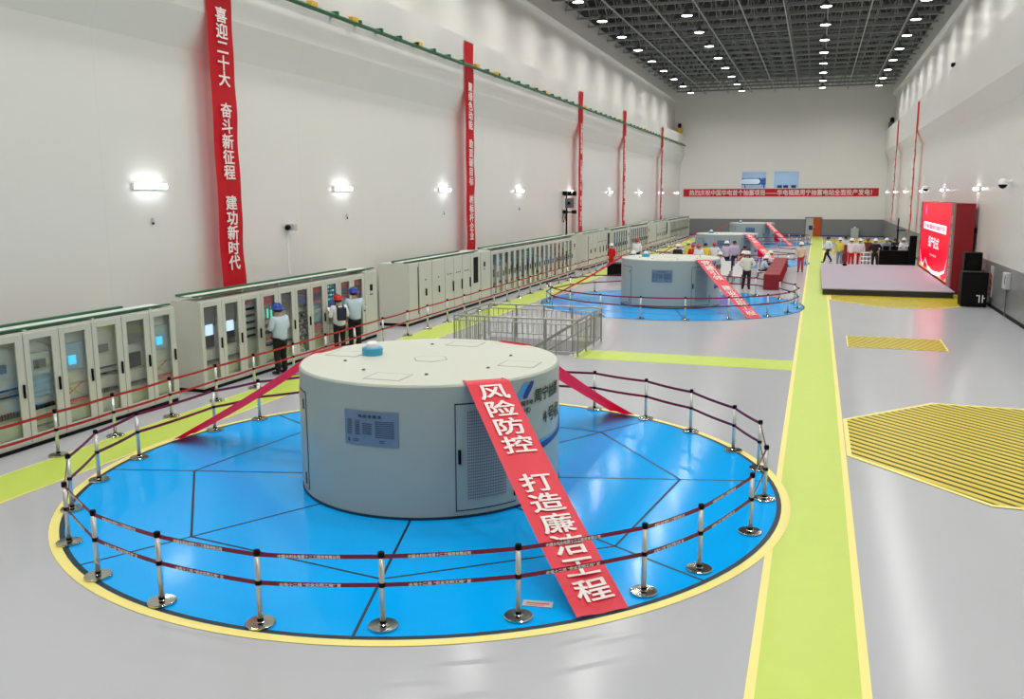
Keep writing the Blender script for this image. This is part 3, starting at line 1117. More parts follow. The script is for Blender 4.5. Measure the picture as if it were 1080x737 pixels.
    for ch, th in zip(NUM[k] + '号机', (-10.8, -4.6, 2.4)):
        char_on(tx, ch, lambda u, v: cyl(th + math.degrees(u / GR), v, .012), .25, 0, 1.24, bold=.014)
    tx.build('lettering', M_ink, t)
    # blue swoosh round the side
    s = MB()
    n = 20
    A, B, C_ = [], [], []
    for i in range(n + 1):
        u = i / n
        th = -22 + 70 * u
        A.append(cyl(th, .72 + .12 * u + .06 * math.sin(3 * u), .01))
        B.append(cyl(th, .84 + .28 * u * u + .02, .01))
        C_.append(cyl(th, .95 + .5 * u * u - .12 * math.sin(PI * u), .0095))
    s.strip(A, B, 0)
    s.strip(B, C_, 1)
    s.build('swoosh', [M_logoB, M_logoA], t)
    return t


for k in range(4):
    make_generator(k)

# banners draped from the generator tops
BT = ['风险防控 打造廉洁工程', '党建引领 建设优质工程', '安全第一 建设平安工程', '绿色发展 打造生态工程']
BG = 'red banners draped from the generator tops to the floor'


def drape(k, ang_top, ang_foot, body, label, m, w=.65):
    X, Y = UNITS[k]
    t = thing('draped_banner', label, 'banner', (X, Y, 0), 0, BG)
    a1, a2 = math.radians(ang_top), math.radians(ang_foot)
    P0 = Vector(((GR - .12) * math.cos(a1), (GR - .12) * math.sin(a1), GH + .035))
    P1 = Vector(((GR + .02) * math.cos(a1), (GR + .02) * math.sin(a1), GH + .03))
    P2 = Vector((5.42 * math.cos(a2), 5.42 * math.sin(a2), .03))
    ax = (P2 - P1).normalized()
    lat = Vector((-math.sin((a1 + a2) / 2), math.cos((a1 + a2) / 2), 0))
    lat = (lat - ax * lat.dot(ax)).normalized()
    nor = lat.cross(ax)
    if nor.z < 0:
        nor = -nor
    Lg = (P2 - P1).length
    N, Mx = 36, 8

    def pt(u, v, off=0.0):
        """u along 0..Lg, v across"""
        s = u / Lg
        sag = -.05 * math.sin(PI * s) + .012 * math.sin(v * 14 + s * 5) * s
        return P1 + ax * u + lat * v + nor * (sag + off) + Vector((0, 0, max(0, .06 * (s - .93) / .07) * 0))
    b = MB()
    row0 = [P0 + lat * (-w / 2 + w * j / Mx) for j in range(Mx + 1)]
    rows = [row0] + [[pt(Lg * i / N, -w / 2 + w * j / Mx) for j in range(Mx + 1)] for i in range(N + 1)]
    vs = [p for r in rows for p in r]
    fs = []
    for i in range(len(rows) - 1):
        for j in range(Mx):
            a = i * (Mx + 1) + j
            fs.append((a, a + 1, a + Mx + 2, a + Mx + 1))
    b.add(vs, fs)
    b.build('cloth', m, t, True)
    if body:
        lt = MB()
        n = len(body)
        u0, u1 = .22, Lg - .30
        for i, ch in enumerate(body):
            if ch == ' ':
                lt.build('lettering', M_letter, t)
                lt = MB()
                continue
            uc = u0 + (u1 - u0) * i / (n - 1)
            char_on(lt, ch, lambda a, v: pt(uc - v, a, .012), .32, 0.01, 0, bold=.017, asp=1.42)
        lt.build('lettering', M_letter, t)
        e = MB()
        for s_ in (-1, 1):
            e.lathe([(.02, 0), (.02, .012)], c=tuple(P0 + lat * s_ * (w / 2 - .03)), n=10)
        e.build('eyelet', M_chrome, t)
    return t


for k in range(4):
    nm = DISC[k]
    drape(k, -43.5, -46.3, BT[k], 'red banner with white characters slanting down from the %s generator' % nm, M_red2)
    drape(k, 173.5, 174, None, 'plain red banner slanting to the left side of the %s disc' % nm, M_redt)
    drape(k, 67, 67, None, 'plain red banner slanting to the back right of the %s disc' % nm, M_redt)

t = thing('floor_placard', 'small pale placard lying flat on the front blue disc by the red banner', 'placard', (-2.72, 8.86, .0105), math.radians(8))
MB().bbox(-.17, .17, -.07, .07, 0, .008, .002).build('plate', M_greybox, t)
q = MB()
q.box(-.13, .13, -.01, .02, .008, .0095)
q.box(-.13, .08, -.045, -.03, .008, .0095)
q.build('print', M_or1, t)

# ------------------------------------------------------------------ belt barrier posts
PB = {}
PH = .84


def post_meshes():
    base = MB().lathe([(.155, 0), (.16, .006), (.16, .024), (.152, .032), (.05, .036), (.04, .045)], n=28).mesh('base', M_basec, False)
    pole = MB().lathe([(.03, .04), (.03, PH - .04)], n=12).mesh('pole', M_chrome, True)
    cap = MB().lathe([(.034, PH - .065), (.036, PH - .06), (.036, PH - .01), (.03, PH)], n=12).mesh('cap', M_black, True)
    clip = MB().lathe([(.035, .45), (.035, .5)], n=12).mesh('belt_clip', M_black, True)
    coll = MB().lathe([(.034, .04), (.034, .075)], n=12).mesh('collar', M_black, True)
    return dict(base=base, pole=pole, cap=cap, belt_clip=clip, collar=coll)


PM = post_meshes()


def barrier_post(p, nxt, label, group, m, text=False):
    t = thing('barrier_post', label, 'barrier post', (p[0], p[1], p[2] if len(p) > 2 else 0), 0, group)
    for nm, me in PM.items():
        o = bpy.data.objects.new(nm, me)
        COL.objects.link(o)
        o.parent = t
    if nxt is not None:
        d = Vector((nxt[0] - p[0], nxt[1] - p[1], 0))
        L = d.length
        d.normalize()
        side = Vector((-d.y, d.x, 0))
        for z in (PH - .055, .47):
            b = MB()
            N = 8
            sag = lambda s: -.012 * math.sin(PI * s)
            for sd in (-.002, .002):
                A = [d * (.03 + (L - .06) * i / N) + side * sd + Vector((0, 0, z - .024 + sag(i / N))) for i in range(N + 1)]
                B = [a + Vector((0, 0, .048)) for a in A]
                b.strip(A, B)
            bo = b.build('belt', m, t)
            if text:
                tx = MB()
                body = '中国水利水电第十二工程局有限公司' if z > .6 else '水电十二局 “安全文明工地” 宣'
                sg = 1
                # readable from outside the circle
                text_on(tx, body, lambda u, v: d * (L * .42 + u) + side * -.004 + Vector((0, 0, z + sag(.4) + v)), min(.66, L * .52), .036, bold=.03)
                tx.build('belt_print', M_letter, bo)
    return t


RP1 = [(-129.1, 5.36), (-114.5, 5.36), (-101.1, 5.3), (-86.4, 5.3), (-72, 5.18), (-55.9, 5.16), (-38.6, 5.2), (-27.6, 5.18), (-10.7, 5.18), (5.2, 5.22), (21.5, 5.4),
       (33, 5.4), (47.9, 5.42), (61, 5.43), (74.5, 5.42), (91, 5.25), (107, 5.25), (123, 5.25), (139.5, 5.25), (155, 5.35), (166.5, 5.32), (188, 5.3), (201.3, 5.35), (215.9, 5.36)]
for k, (X, Y) in enumerate(UNITS):
    P = []
    if k == 0:
        for a, r in RP1:
            P.append((X + r * math.cos(math.radians(a)), Y + r * math.sin(math.radians(a)), .0085))
    else:
        for i in range(20):
            a = -129 + i * 18.0
            for bf in (-46, 67, 174):
                if abs(((a - bf + 180) % 360) - 180) < 9:
                    a = bf + 9
            P.append((X + 5.2 * math.cos(math.radians(a)), Y + 5.2 * math.sin(math.radians(a)), .0085))
    for i, p in enumerate(P):
        q = P[(i + 1) % len(P)]
        barrier_post(p, q, 'chrome belt post on the %s blue disc, %s counter-clockwise from its near left side' % (DISC[k], ordn(i + 1)),
                     'belt posts around the blue discs', M_belt, text=(k == 0))
ys = [8.6, 10.3, 11.74, 13.1, 14.68, 16.18, 17.6, 19.3, 20.9, 22.5, 24.3, 26.05, 27.65, 29.4]
while ys[-1] < 84:
    ys.append(ys[-1] + 1.65)
for i, y in enumerate(ys):
    nx = (-12.47, ys[i + 1]) if i + 1 < len(ys) else None
    barrier_post((-12.47, y), nx, 'chrome belt post in the straight line before the cabinets, %s from the near end' % ordn(i + 1), 'belt posts in front of the cabinets', M_beltr)

# ------------------------------------------------------------------ stairwell railing
rx0, rx1, ry0, ry1 = -9.95, -6.2, 23.98, 26.92
t = thing('stair_railing', 'stainless steel railing with vertical bars around the stairwell', 'railing', (0, 0, 0))
RH = 1.05
cor = [(rx0, ry0), (rx1, ry0), (rx1, ry1), (rx0, ry1)]
for a, b in zip(cor, cor[1:] + cor[:1]):
    a, b = Vector(a), Vector(b)
    L = (b - a).length
    n = max(2, round(L / 1.0))
    MB().rod((a.x, a.y, RH), (b.x, b.y, RH), .028, n=10).build('handrail', M_steel, t, True)
    MB().rod((a.x, a.y, RH - .14), (b.x, b.y, RH - .14), .018, n=8).build('mid_rail', M_steel, t, True)
    MB().rod((a.x, a.y, .12), (b.x, b.y, .12), .018, n=8).build('bottom_rail', M_steel, t, True)
    for i in range(n):
        p = a.lerp(b, i / n)
        MB().rod((p.x, p.y, 0), (p.x, p.y, RH), .026, n=10).build('post', M_steel, t, True)
    nb = int(L / .16)
    for i in range(1, nb):
        p = a.lerp(b, i / nb)
        MB().rod((p.x, p.y, .12), (p.x, p.y, RH - .14), .011, n=6).build('baluster', M_steel, t, True)
t = thing('stair_flight', 'concrete stairs going down inside the steel railing', 'stairs', (hx1, (hy0 + hy1) / 2, 0))
s = MB()
for i in range(12):
    s.box(-.1 - .27 * (i + 1), -.1 - .27 * i, -1.0, 1.0, -.17 * (i + 1) - .2, -.17 * (i + 1))
s.build('steps', M_conc, t)
for yy in (-1.05, 1.05):
    h = MB()
    h.rod((-.1, yy, .9), (-3.2, yy, -1.1), .028, n=10)
    h.rod((-.1, yy, .55), (-3.2, yy, -1.45), .018, n=8)
    h.build('sloped_handrail', M_steel, t, True)
    for i in range(7):
        x = -.1 - i * .5
        z = .9 - i * .5 * 2.0 / 3.1
        MB().rod((x, yy, z - 1.05), (x, yy, z), .014, n=8).build('stair_baluster', M_steel, t, True)

# ------------------------------------------------------------------ yellow floor hatches on the right


def hatch(poly, label, y_from, y_to):
    ys_ = [p[1] for p in poly]
    cx = sum(p[0] for p in poly) / len(poly)
    cy = sum(p[1] for p in poly) / len(poly)
    t = thing('floor_hatch', label, 'floor hatch', (cx, cy, 0), 0, 'yellow and black striped floor hatches')
    loc = [(p[0] - cx, p[1] - cy) for p in poly]
    MB().slab(loc, .001, .006).build('plate', M_hatchd, t)
    fr = MB()
    n = len(loc)
    ins = [(p[0] * .972, p[1] * .972) for p in loc]
    for i in range(n):
        a, b, c_, d_ = loc[i], loc[(i + 1) % n], ins[(i + 1) % n], ins[i]
        fr.slab([a, b, c_, d_], .001, .014)
    fr.build('frame', M_ylw, t)
    st = MB()
    r_ = math.sqrt(.5)

    def clip(pl, sign, lim):
        out = []
        for a, b in zip(pl, pl[1:] + pl[:1]):
            fa, fb = sign * ((a[0] + a[1]) * r_ - lim), sign * ((b[0] + b[1]) * r_ - lim)
            if fa >= 0:
                out.append(a)
            if fa * fb < 0:
                q = fa / (fa - fb)
                out.append((a[0] + (b[0] - a[0]) * q, a[1] + (b[1] - a[1]) * q))
        return out
    ss = [(p[0] + p[1]) * r_ for p in ins]
    d_s = min(ss) + .07
    while d_s < max(ss):
        pl = clip(clip(list(ins), 1, d_s), -1, d_s + .125)
        if len(pl) > 2:
            st.slab(pl, .006, .012)
        d_s += .205
    st.build('slats', M_hatchy, t)


def octa(yc):
    return [(.72, yc - 1.35), (2.65, yc - 3.45), (4.7, yc - 3.45), (6.5, yc - 1.6), (6.5, yc + 1.6), (4.7, yc + 3.45), (2.6, yc + 3.45), (.72, yc + 1.35)]


hatch(octa(17.4), 'large eight-sided yellow striped floor hatch at the right frame edge', 0, 0)
hatch([(1.08, 28.1), (3.85, 28.1), (3.9, 30.35), (1.1, 30.35)], 'small rectangular yellow striped floor hatch in front of the stage', 0, 0)
hatch(octa(42.1), 'yellow striped floor hatch partly under the front of the grey stage', 0, 0)
hatch(octa(76.0), 'yellow striped floor hatch on the floor beyond the stage', 0, 0)
hatch(octa(95.0), 'yellow striped floor hatch nearest the far end wall', 0, 0)

# ------------------------------------------------------------------ stage and LED screen
t = thing('stage', 'low grey stage with dark edge in front of the red screen', 'stage', (3.15, 50.4, .02))
MB().bbox(-2.75, 2.75, -7.6, 7.9, .24, .29, .01).build('deck', M_stage, t)
MB().box(-2.7, 2.7, -7.56, 7.86, 0, .24).build('skirt', M_stagee, t)
t = thing('led_screen', 'large red lit screen with white characters at the right side of the stage', 'screen', (6.2, 51.5, .05))
# local: face toward -X ; along Y -6.8..7
MB().box(-.24, .55, -6.7, 7.2, 0, 4.05).build('cabinet', M_darkred, t)
MB().box(-.27, -.24, -5.6, 6.5, .35, 4.05).build('display', M_led, t)
for y0, y1 in ((-6.7, -5.6), (6.5, 7.2)):
    pl = MB().box(-.3, -.24, y0, y1, 0, 4.05).build('side_pillar', M_pillar, t)
    pr = MB()
    for i in range(6):
        char_on(pr, '同心筑梦未来'[i], lambda u, v: (-.31, (y0 + y1) / 2 - u, v), .42, 0, 3.3 - i * .48)
    pr.build('pillar_print', M_letter, pl)
tx = MB()
F = lambda u, v: (-.275, .4 - u, v)
text_on(tx, '投产仪式', lambda u, v: F(u, 1.95 + v), 4.4, .58, bold=.0)
text_on(tx, '二〇二二年八月', lambda u, v: F(u, 1.28 + v), 2.6, .1, bold=.0)
tx.build('lettering', M_ledw, t)
bar = MB().box(-.274, -.27, -4.2, 5.3, 2.55, 2.95).build('title_bar', M_ledw, t)
tx = MB()
text_on(tx, '周宁抽水蓄能电站全面投产发电', lambda u, v: (-.278, .55 - u, 2.75 + v), 8.8, .26, bold=.02)
tx.build('title_text', M_led, bar)
rb = MB()
for (pts_, wv) in (([(6.4, 1.3), (5.6, .75), (4.6, .45), (3.4, .95)], .06), ([(3.6, .95), (2.0, .5), (0, .42), (-2.5, .5), (-4.6, .8), (-5.2, 1.5)], .09)):
    A, B = [], []
    for i in range(25):
        s = i / 24 * (len(pts_) - 1)
        j = min(int(s), len(pts_) - 2)
        f_ = s - j
        y = pts_[j][0] * (1 - f_) + pts_[j + 1][0] * f_
        z = pts_[j][1] * (1 - f_) + pts_[j + 1][1] * f_
        hw = wv * math.sin(PI * (i + 1) / 26)
        A.append((-.275, y, z - hw))
        B.append((-.275, y, z + hw))
    rb.strip(A, B)
rb.build('ribbon', M_ledw, t)
rb = MB()
A, B = [], []
for i in range(25):
    y = 6.3 - 11.6 * i / 24
    A.append((-.274, y, .37))
    B.append((-.274, y, .5 + .14 * math.sin(i * .8)))
rb.strip(A, B)
rb.build('ground_glow', M_ledg, t)
em = MB()
em.lathe([(.28, 0), (.28, .006)], n=20)
o = em.build('emblem', mat('led_magenta', (255, 80, 160), .3, emit=(255, 70, 150), strength=1.2), t)
o.rotation_euler.y = -PI / 2
o.location = (-.27, 4.6, 3.6)

# loudspeakers
t = thing('loudspeaker', 'low wide black loudspeaker with white mark at the front corner of the stage', 'loudspeaker', (6.2, 40.2, 0))
MB().bbox(-.48, .48, -.4, .4, .03, 1.42, .03).build('cabinet', M_black, t)
MB().bbox(-.42, .42, -.42, -.4, .1, 1.3, .01).build('grille', M_darkrub, t)
q = MB()
for a in ((.22, .26, .2, .5), (.12, .24, .46, .5), (.34, .38, .2, .5), (.36, .44, .36, .4)):
    q.box(a[0] - .05, a[1] - .05, -.426, -.42, a[2], a[3])
q.build('mark', M_white, t)
for x_, y_ in ((-.4, -.3), (.4, -.3), (-.4, .3), (.4, .3)):
    MB().lathe([(.04, 0), (.04, .03)], c=(x_, y_, 0), n=10).build('foot', M_darkrub, t)
t = thing('loudspeaker', 'tall black loudspeaker tower beside the red screen, behind the low one', 'loudspeaker', (6.3, 41.6, 0))
MB().bbox(-.4, .4, -.35, .35, 0, 1.1, .03).build('subwoofer', M_black, t)
MB().bbox(-.34, .34, -.3, .3, 1.1, 2.12, .03).build('top_speaker', M_black, t)
MB().rod((0, -.3, 1.6), (0, -.33, 1.6), .22, n=20).build('driver', M_darkrub, t)
# post on the stage edge, steps, control desk
t = thing('sign_post', 'slim dark red post standing on the far edge of the stage', 'post', (1.75, 57.0, .31))
MB().bbox(-.09, .09, -.09, .09, .12, 1.25, .02).build('column', M_darkred, t)
MB().bbox(-.12, .12, -.12, .12, 0, .12, .02).build('foot', M_black, t)
t = thing('stage_steps', 'pale steps leaning at the far edge of the stage between the standing people', 'steps', (3.05, 59.6, 0))
for i in range(4):
    MB().bbox(-.3, .3, .12 * i - .2, .12 * i + .16, .18 + .24 * i, .23 + .24 * i, .01).build('tread', M_white, t)
for s_ in (-1, 1):
    MB().bar((s_ * .3, -.25, 0), (s_ * .3, .5, 1.1), .05).build('stringer', M_greybox, t)
t = thing('control_desk', 'long black draped control desk beside the far end of the screen', 'desk', (4.95, 61.3, 0))
MB().bbox(-1.05, 1.05, -.4, .4, 0, .98, .03).build('drape', M_black, t)
MB().bbox(-1.08, 1.08, -.43, .43, .98, 1.02, .01).build('desktop', M_darkrub, t)
for k, X in enumerate((4.3, 4.75, 5.75)):
    t = thing('laptop', 'open dark laptop on the black control desk, %s from the left' % ordn(k + 1), 'laptop', (X, 61.35, 1.02), 0, 'laptops on the control desk')
    MB().bbox(-.18, .18, -.02, .22, 0, .02, .005).build('keyboard', M_gr1, t)
    MB().bbox(-.18, .18, -.04, -.02, .02, .27, .005).build('lid', M_black, t)
t = thing('loudspeaker', 'slender black column speaker at the right end of the control desk', 'loudspeaker', (5.75, 60.3, 0))
MB().bbox(-.2, .2, -.2, .2, .04, 2.0, .03).build('cabinet', M_black, t)
MB().bbox(-.26, .26, -.26, .26, 0, .04, .01).build('foot', M_darkrub, t)
t = thing('light_stand', 'tall black stand with a crossbar behind the control desk', 'stand', (5.1, 63.6, 0))
MB().rod((0, 0, .1), (0, 0, 3.0), .045, n=10).build('pole', M_black, t)
MB().bar((-.1, 0, 2.2), (.45, 0, 2.2), .06).build('crossbar', M_black, t)
for i in range(3):
    a = i * 2 * PI / 3
    MB().rod((0, 0, .5), (.5 * math.cos(a), .5 * math.sin(a), 0), .025, n=8).build('leg', M_black, t)

# right wall fixtures
for k, (Y, Z) in enumerate(((38.2, 4.85), (63.8, 4.85))):
    t = thing('dome_camera', ('white dome camera with black lens near the right frame edge on the right wall', 'white dome camera on the right wall above the red screen')[k], 'camera', (XR, Y, Z), 0, 'dome cameras on the right wall')
    MB().bbox(-.3, 0, -.06, .06, .08, .18, .02).build('bracket', M_white, t)
    MB().lathe([(.16, .02), (.17, .12), (.12, .22), (.0, .24)], c=(-.3, 0, 0), n=20).build('housing', M_white, t, True)
    MB().lathe([(0, -.14), (.09, -.11), (.145, -.03), (.16, .03)], c=(-.3, 0, 0), n=20).build('dome', M_black, t, True)
t = thing('button_panel', 'narrow panel with four red marks on the grey wainscot of the right wall', 'panel', (XR - .03, 40.2, .4))
MB().bbox(-.05, 0, -.22, .22, 0, 1.25, .01).build('board', M_greybox, t)
for i in range(4):
    MB().rod((-.05, 0, .1 + i * .27), (-.08, 0, .1 + i * .27), .09, n=14).build('button', M_redbtn, t)
t = thing('wall_box', 'pale grey box with a dark slot on the right wall wainscot', 'wall box', (XR - .03, 36.9, 1.05))
MB().bbox(-.18, 0, -.3, .3, 0, .6, .02).build('body', M_greybox, t)
MB().box(-.185, -.18, -.26, -.16, .2, .5).build('slot', M_black, t)
MB().rod((-.06, 0, -1.0), (-.06, 0, 0), .025, n=8).build('pipe', M_gr1, t)
t = thing('hose_bracket', 'dark bracket arm on the right wall behind the loudspeaker', 'bracket', (XR - .03, 42.2, 1.25))
MB().bbox(-.05, 0, -.1, .1, -.12, .12, .01).build('plate', M_gr1, t)
MB().bar((-.02, 0, 0), (-.4, -.5, .05), .06).build('arm', M_black, t)
t = thing('small_sensor', 'small black sensor on the right wall above the wainscot by the screen', 'sensor', (XR, 45.0, 2.9))
MB().bbox(-.12, 0, -.08, .08, -.12, .12, .02).build('body', M_black, t)
MB().lathe([(.03, -.2), (.05, -.12)], c=(-.06, 0, 0), n=10).build('probe', M_gr1, t)


# ------------------------------------------------------------------ people
def skin_mesh(name, V, E, Rr, m, sub=1):
    me = bpy.data.meshes.new(name)
    me.from_pydata([tuple(v) for v in V], E, [])
    ob = bpy.data.objects.new(name, me)
    COL.objects.link(ob)
    md = ob.modifiers.new('s', 'SKIN')
    md.use_smooth_shade = True
    sv = me.skin_vertices[0].data
    for i, r in enumerate(Rr):
        sv[i].radius = r if isinstance(r, tuple) else (r, r)
        sv[i].use_root = (i == 0)
    if sub:
        ob.modifiers.new('d', 'SUBSURF').levels = sub
    dg = bpy.context.evaluated_depsgraph_get()
    dg.update()
    out = bpy.data.meshes.new_from_object(ob.evaluated_get(dg))
    out.name = name
    bpy.data.objects.remove(ob)
    bpy.data.meshes.remove(me)
    out.materials.clear()
    out.materials.append(m)
    return out


def V3(*a):
    return Vector(a)


def joints(kind):
    J = dict(pel=V3(0, 0, .93), wai=V3(0, 0, 1.08), che=V3(0, .0, 1.28), nek=V3(0, -.005, 1.47), hed=V3(0, .02, 1.6), top=V3(0, .02, 1.70))
    for s, n in ((-1, 'L'), (1, 'R')):
        J['sh' + n] = V3(s * .195, -.01, 1.40)
        J['el' + n] = V3(s * .25, -.03, 1.13)
        J['wr' + n] = V3(s * .26, .05, .90)
        J['hd' + n] = V3(s * .0, .25, -1).normalized()
        J['hp' + n] = V3(s * .09, 0, .90)
        J['kn' + n] = V3(s * .10, .02, .49)
        J['an' + n] = V3(s * .11, -.02, .085)
        J['to' + n] = V3(s * .13, .15, .035)
    if kind == 'reach':       # both hands forward at chest height
        for s, n in ((-1, 'L'), (1, 'R')):
            J['el' + n] = V3(s * .25, .08, 1.15)
            J['wr' + n] = V3(s * .14, .33, 1.24)
            J['hd' + n] = V3(-s * .2, 1, .2).normalized()
        J['hed'] += V3(0, .03, -.01)
        J['top'] += V3(0, .05, -.02)
    elif kind == 'hold':
        for s, n in ((-1, 'L'), (1, 'R')):
            J['el' + n] = V3(s * .27, .0, 1.13)
            J['wr' + n] = V3(s * .15, .2, 1.2)
            J['hd' + n] = V3(-s * .9, .5, .2).normalized()
        J['hed'] += V3(0, .03, -.01)
        J['top'] += V3(0, .05, -.02)
    elif kind == 'walk':
        J['knL'] = V3(-.10, .2, .51)
        J['anL'] = V3(-.10, .28, .09)
        J['toL'] = V3(-.11, .45, .06)
        J['knR'] = V3(.10, -.06, .49)
        J['anR'] = V3(.10, -.32, .14)
        J['toR'] = V3(.11, -.18, .04)
        J['elR'] = V3(.26, .07, 1.14)
        J['wrR'] = V3(.24, .22, .96)
        J['elL'] = V3(-.26, -.13, 1.15)
        J['wrL'] = V3(-.25, -.12, .91)
    elif kind == 'sit' or kind == 'sitwrite':
        dz = -.44
        for n in ('pel', 'wai', 'che', 'nek', 'hed', 'top', 'shL', 'shR', 'hpL', 'hpR'):
            J[n] = J[n] + V3(0, 0, dz)
        lean = .16 if kind == 'sitwrite' else .03
        for n, k in (('wai', .2), ('che', .6), ('nek', 1), ('hed', 1.25), ('top', 1.35), ('shL', .9), ('shR', .9)):
            J[n] = J[n] + V3(0, lean * k, -lean * k * .25)
        for s, n in ((-1, 'L'), (1, 'R')):
            J['kn' + n] = V3(s * .13, .42, .50)
            J['an' + n] = V3(s * .13, .40, .085)
            J['to' + n] = V3(s * .14, .57, .035)
            J['el' + n] = J['sh' + n] + V3(s * .08, .08, -.26)
            J['wr' + n] = V3(s * .12, .42, .68 if kind == 'sitwrite' else .58)
            J['hd' + n] = V3(-s * .3, 1, -.15).normalized()
    elif kind == 'lean':      # bending forward over a table
        for n, k in (('wai', .3), ('che', .7), ('nek', 1.15), ('hed', 1.5), ('top', 1.7), ('shL', 1.0), ('shR', 1.0)):
            J[n] = J[n] + V3(0, .26 * k, -.1 * k)
        for s, n in ((-1, 'L'), (1, 'R')):
            J['el' + n] = J['sh' + n] + V3(s * .06, .12, -.24)
            J['wr' + n] = J['el' + n] + V3(-s * .05, .2, -.13)
            J['hd' + n] = V3(0, 1, -.4).normalized()
    elif kind == 'hips':      # hands on hips
        for s, n in ((-1, 'L'), (1, 'R')):
            J['el' + n] = V3(s * .36, -.08, 1.17)
            J['wr' + n] = V3(s * .2, .06, 1.03)
            J['hd' + n] = V3(-s * .5, .5, -.4).normalized()
        J['anL'] += V3(-.06, 0, 0)
        J['toL'] += V3(-.07, 0, 0)
        J['knL'] += V3(-.03, 0, 0)
    return J


PC = {}


def pose_parts(kind):
    if kind in PC:
        return PC[kind]
    J = joints(kind)
    V, E, Rr = [], [], []

    def av(p, r, par=None):
        V.append(p)
        Rr.append(r)
        if par is not None:
            E.append((par, len(V) - 1))
        return len(V) - 1
    pel = av(J['pel'], (.15, .12))
    wai = av(J['wai'], (.135, .105), pel)
    che = av(J['che'], (.16, .12), wai)
    nk0 = av(J['nek'] - V3(0, 0, .05), (.075, .065), che)
    nk = av(J['nek'], .06, nk0)
    jaw = av(J['hed'] - (J['hed'] - J['nek']) * .3 + V3(0, .012, 0), (.075, .085), nk)
    hd = av(J['hed'] + V3(0, .0, .01), (.092, .108), jaw)
    tp = av(J['top'], (.07, .085), hd)
    for n, s in (('L', -1), ('R', 1)):
        sh = av(J['sh' + n], .062, che)
        el = av(J['el' + n], .045, sh)
        wr = av(J['wr' + n], .032, el)
        d = J['hd' + n]
        lat = d.cross(V3(0, 0, 1))
        lat = V3(0, 1, 0) if lat.length < .3 else lat.normalized()
        if abs(d.z) > .8:
            lat = V3(0, 1, 0)
        up = lat.cross(d).normalized()
        pm = av(J['wr' + n] + d * .06, (.042, .022), wr)
        for i, (off, ln) in enumerate(((-.033, .052), (-.011, .062), (.011, .066), (.033, .058))):
            k0 = av(J['wr' + n] + d * .09 + lat * off, .0115, pm)
            k1 = av(J['wr' + n] + d * (.09 + ln * .6) + lat * off * 1.15 + up * -.006, .0105, k0)
            av(J['wr' + n] + d * (.09 + ln) + lat * off * 1.15 + up * -.022, .009, k1)
        tside = 1 if lat.dot(V3(-s, .6, .2)) > 0 else -1
        t0 = av(J['wr' + n] + d * .035 + lat * tside * .04, .0125, pm)
        av(J['wr' + n] + d * .075 + lat * tside * .062 + up * -.01, .0105, t0)
        hp = av(J['hp' + n], .10, pel)
        kn = av(J['kn' + n], .062, hp)
        an = av(J['an' + n], .042, kn)
        av(J['to' + n], (.04, .03), an)
    body = skin_mesh('body', V, E, Rr, M_skin)
    # shirt
    V2, E2, R2 = [], [], []

    def a2(p, r, par=None):
        V2.append(p)
        R2.append(r)
        if par is not None:
            E2.append((par, len(V2) - 1))
        return len(V2) - 1
    c0 = a2(J['che'], (.23, .17))
    w0 = a2(J['wai'], (.205, .165), c0)
    pz = a2(J['pel'], (.205, .165), w0)
    if 'sit' not in kind:
        a2(J['pel'] + V3(0, 0, -.14), (.2, .165), pz)
    a2(J['nek'] - V3(0, 0, .045), (.085, .08), c0)
    for n in 'LR':
        s0 = a2(J['sh' + n], .1, c0)
        e0 = a2(J['el' + n], .074, s0)
        a2(J['el' + n].lerp(J['wr' + n], .92), .05, e0)
    shirt = skin_mesh('shirt', V2, E2, R2, M_white)
    # trousers
    V2, E2, R2 = [], [], []
    c0 = a2(J['pel'] + V3(0, 0, .08), (.17, .135))
    for n in 'LR':
        h0 = a2(J['hp' + n] - V3(0, 0, .06) if 'sit' not in kind else J['hp' + n], .118, c0)
        m0 = a2(J['hp' + n].lerp(J['kn' + n], .55), .1, h0)
        k0 = a2(J['kn' + n], .082, m0)
        a2(J['an' + n] + V3(0, 0, -.03), .075, k0)
    trousers = skin_mesh('trousers', V2, E2, R2, M_black)
    shoes = []
    for n in 'LR':
        V2, E2, R2 = [], [], []
        h = a2(J['an' + n] + V3(0, -.03, -.03), (.066, .062))
        m_ = a2(J['an' + n].lerp(J['to' + n], .6) + V3(0, 0, -.005), (.056, .045), h)
        a2(J['to' + n] + V3(0, .03, .0), (.05, .036), m_)
        shoes.append(skin_mesh('shoe', V2, E2, R2, M_black))
    hc = J['hed']
    tilt = (J['top'] - J['hed']).normalized()
    face = MB()
    for s in (-1, 1):
        face.lathe([(0, -.009), (.011, 0), (0, .009)], c=(hc.x + s * .034, hc.y + .098, hc.z + .012), n=8)
        face.box(hc.x + s * .034 - .018, hc.x + s * .034 + .018, hc.y + .092, hc.y + .102, hc.z + .032, hc.z + .038)
    face.box(hc.x - .024, hc.x + .024, hc.y + .088, hc.y + .1, hc.z - .062, hc.z - .054)
    fm = face.mesh('face', M_hair)
    ears = None
    nose = MB()
    nose.lathe([(0, -.025), (.016, -.02), (.008, .03), (0, .035)], c=(hc.x, hc.y + .104, hc.z - .014), n=8)
    nm = nose.mesh('nose', M_skin, True)
    eme = []
    for s in (-1, 1):
        em = MB()
        em.lathe([(0, -.032), (.014, -.02), (.018, .01), (0, .032)], c=(hc.x + s * .096, hc.y, hc.z - .005), n=8)
        eme.append(em.mesh('ear', M_skin, True))
    hr = MB().lathe([(.102, -.03), (.112, .03), (.1, .085), (.065, .125), (0, .14)], c=(hc.x, hc.y - .012, hc.z + .0), n=20, sy=1.12).mesh('hair', M_hair, True)
    hl = MB()
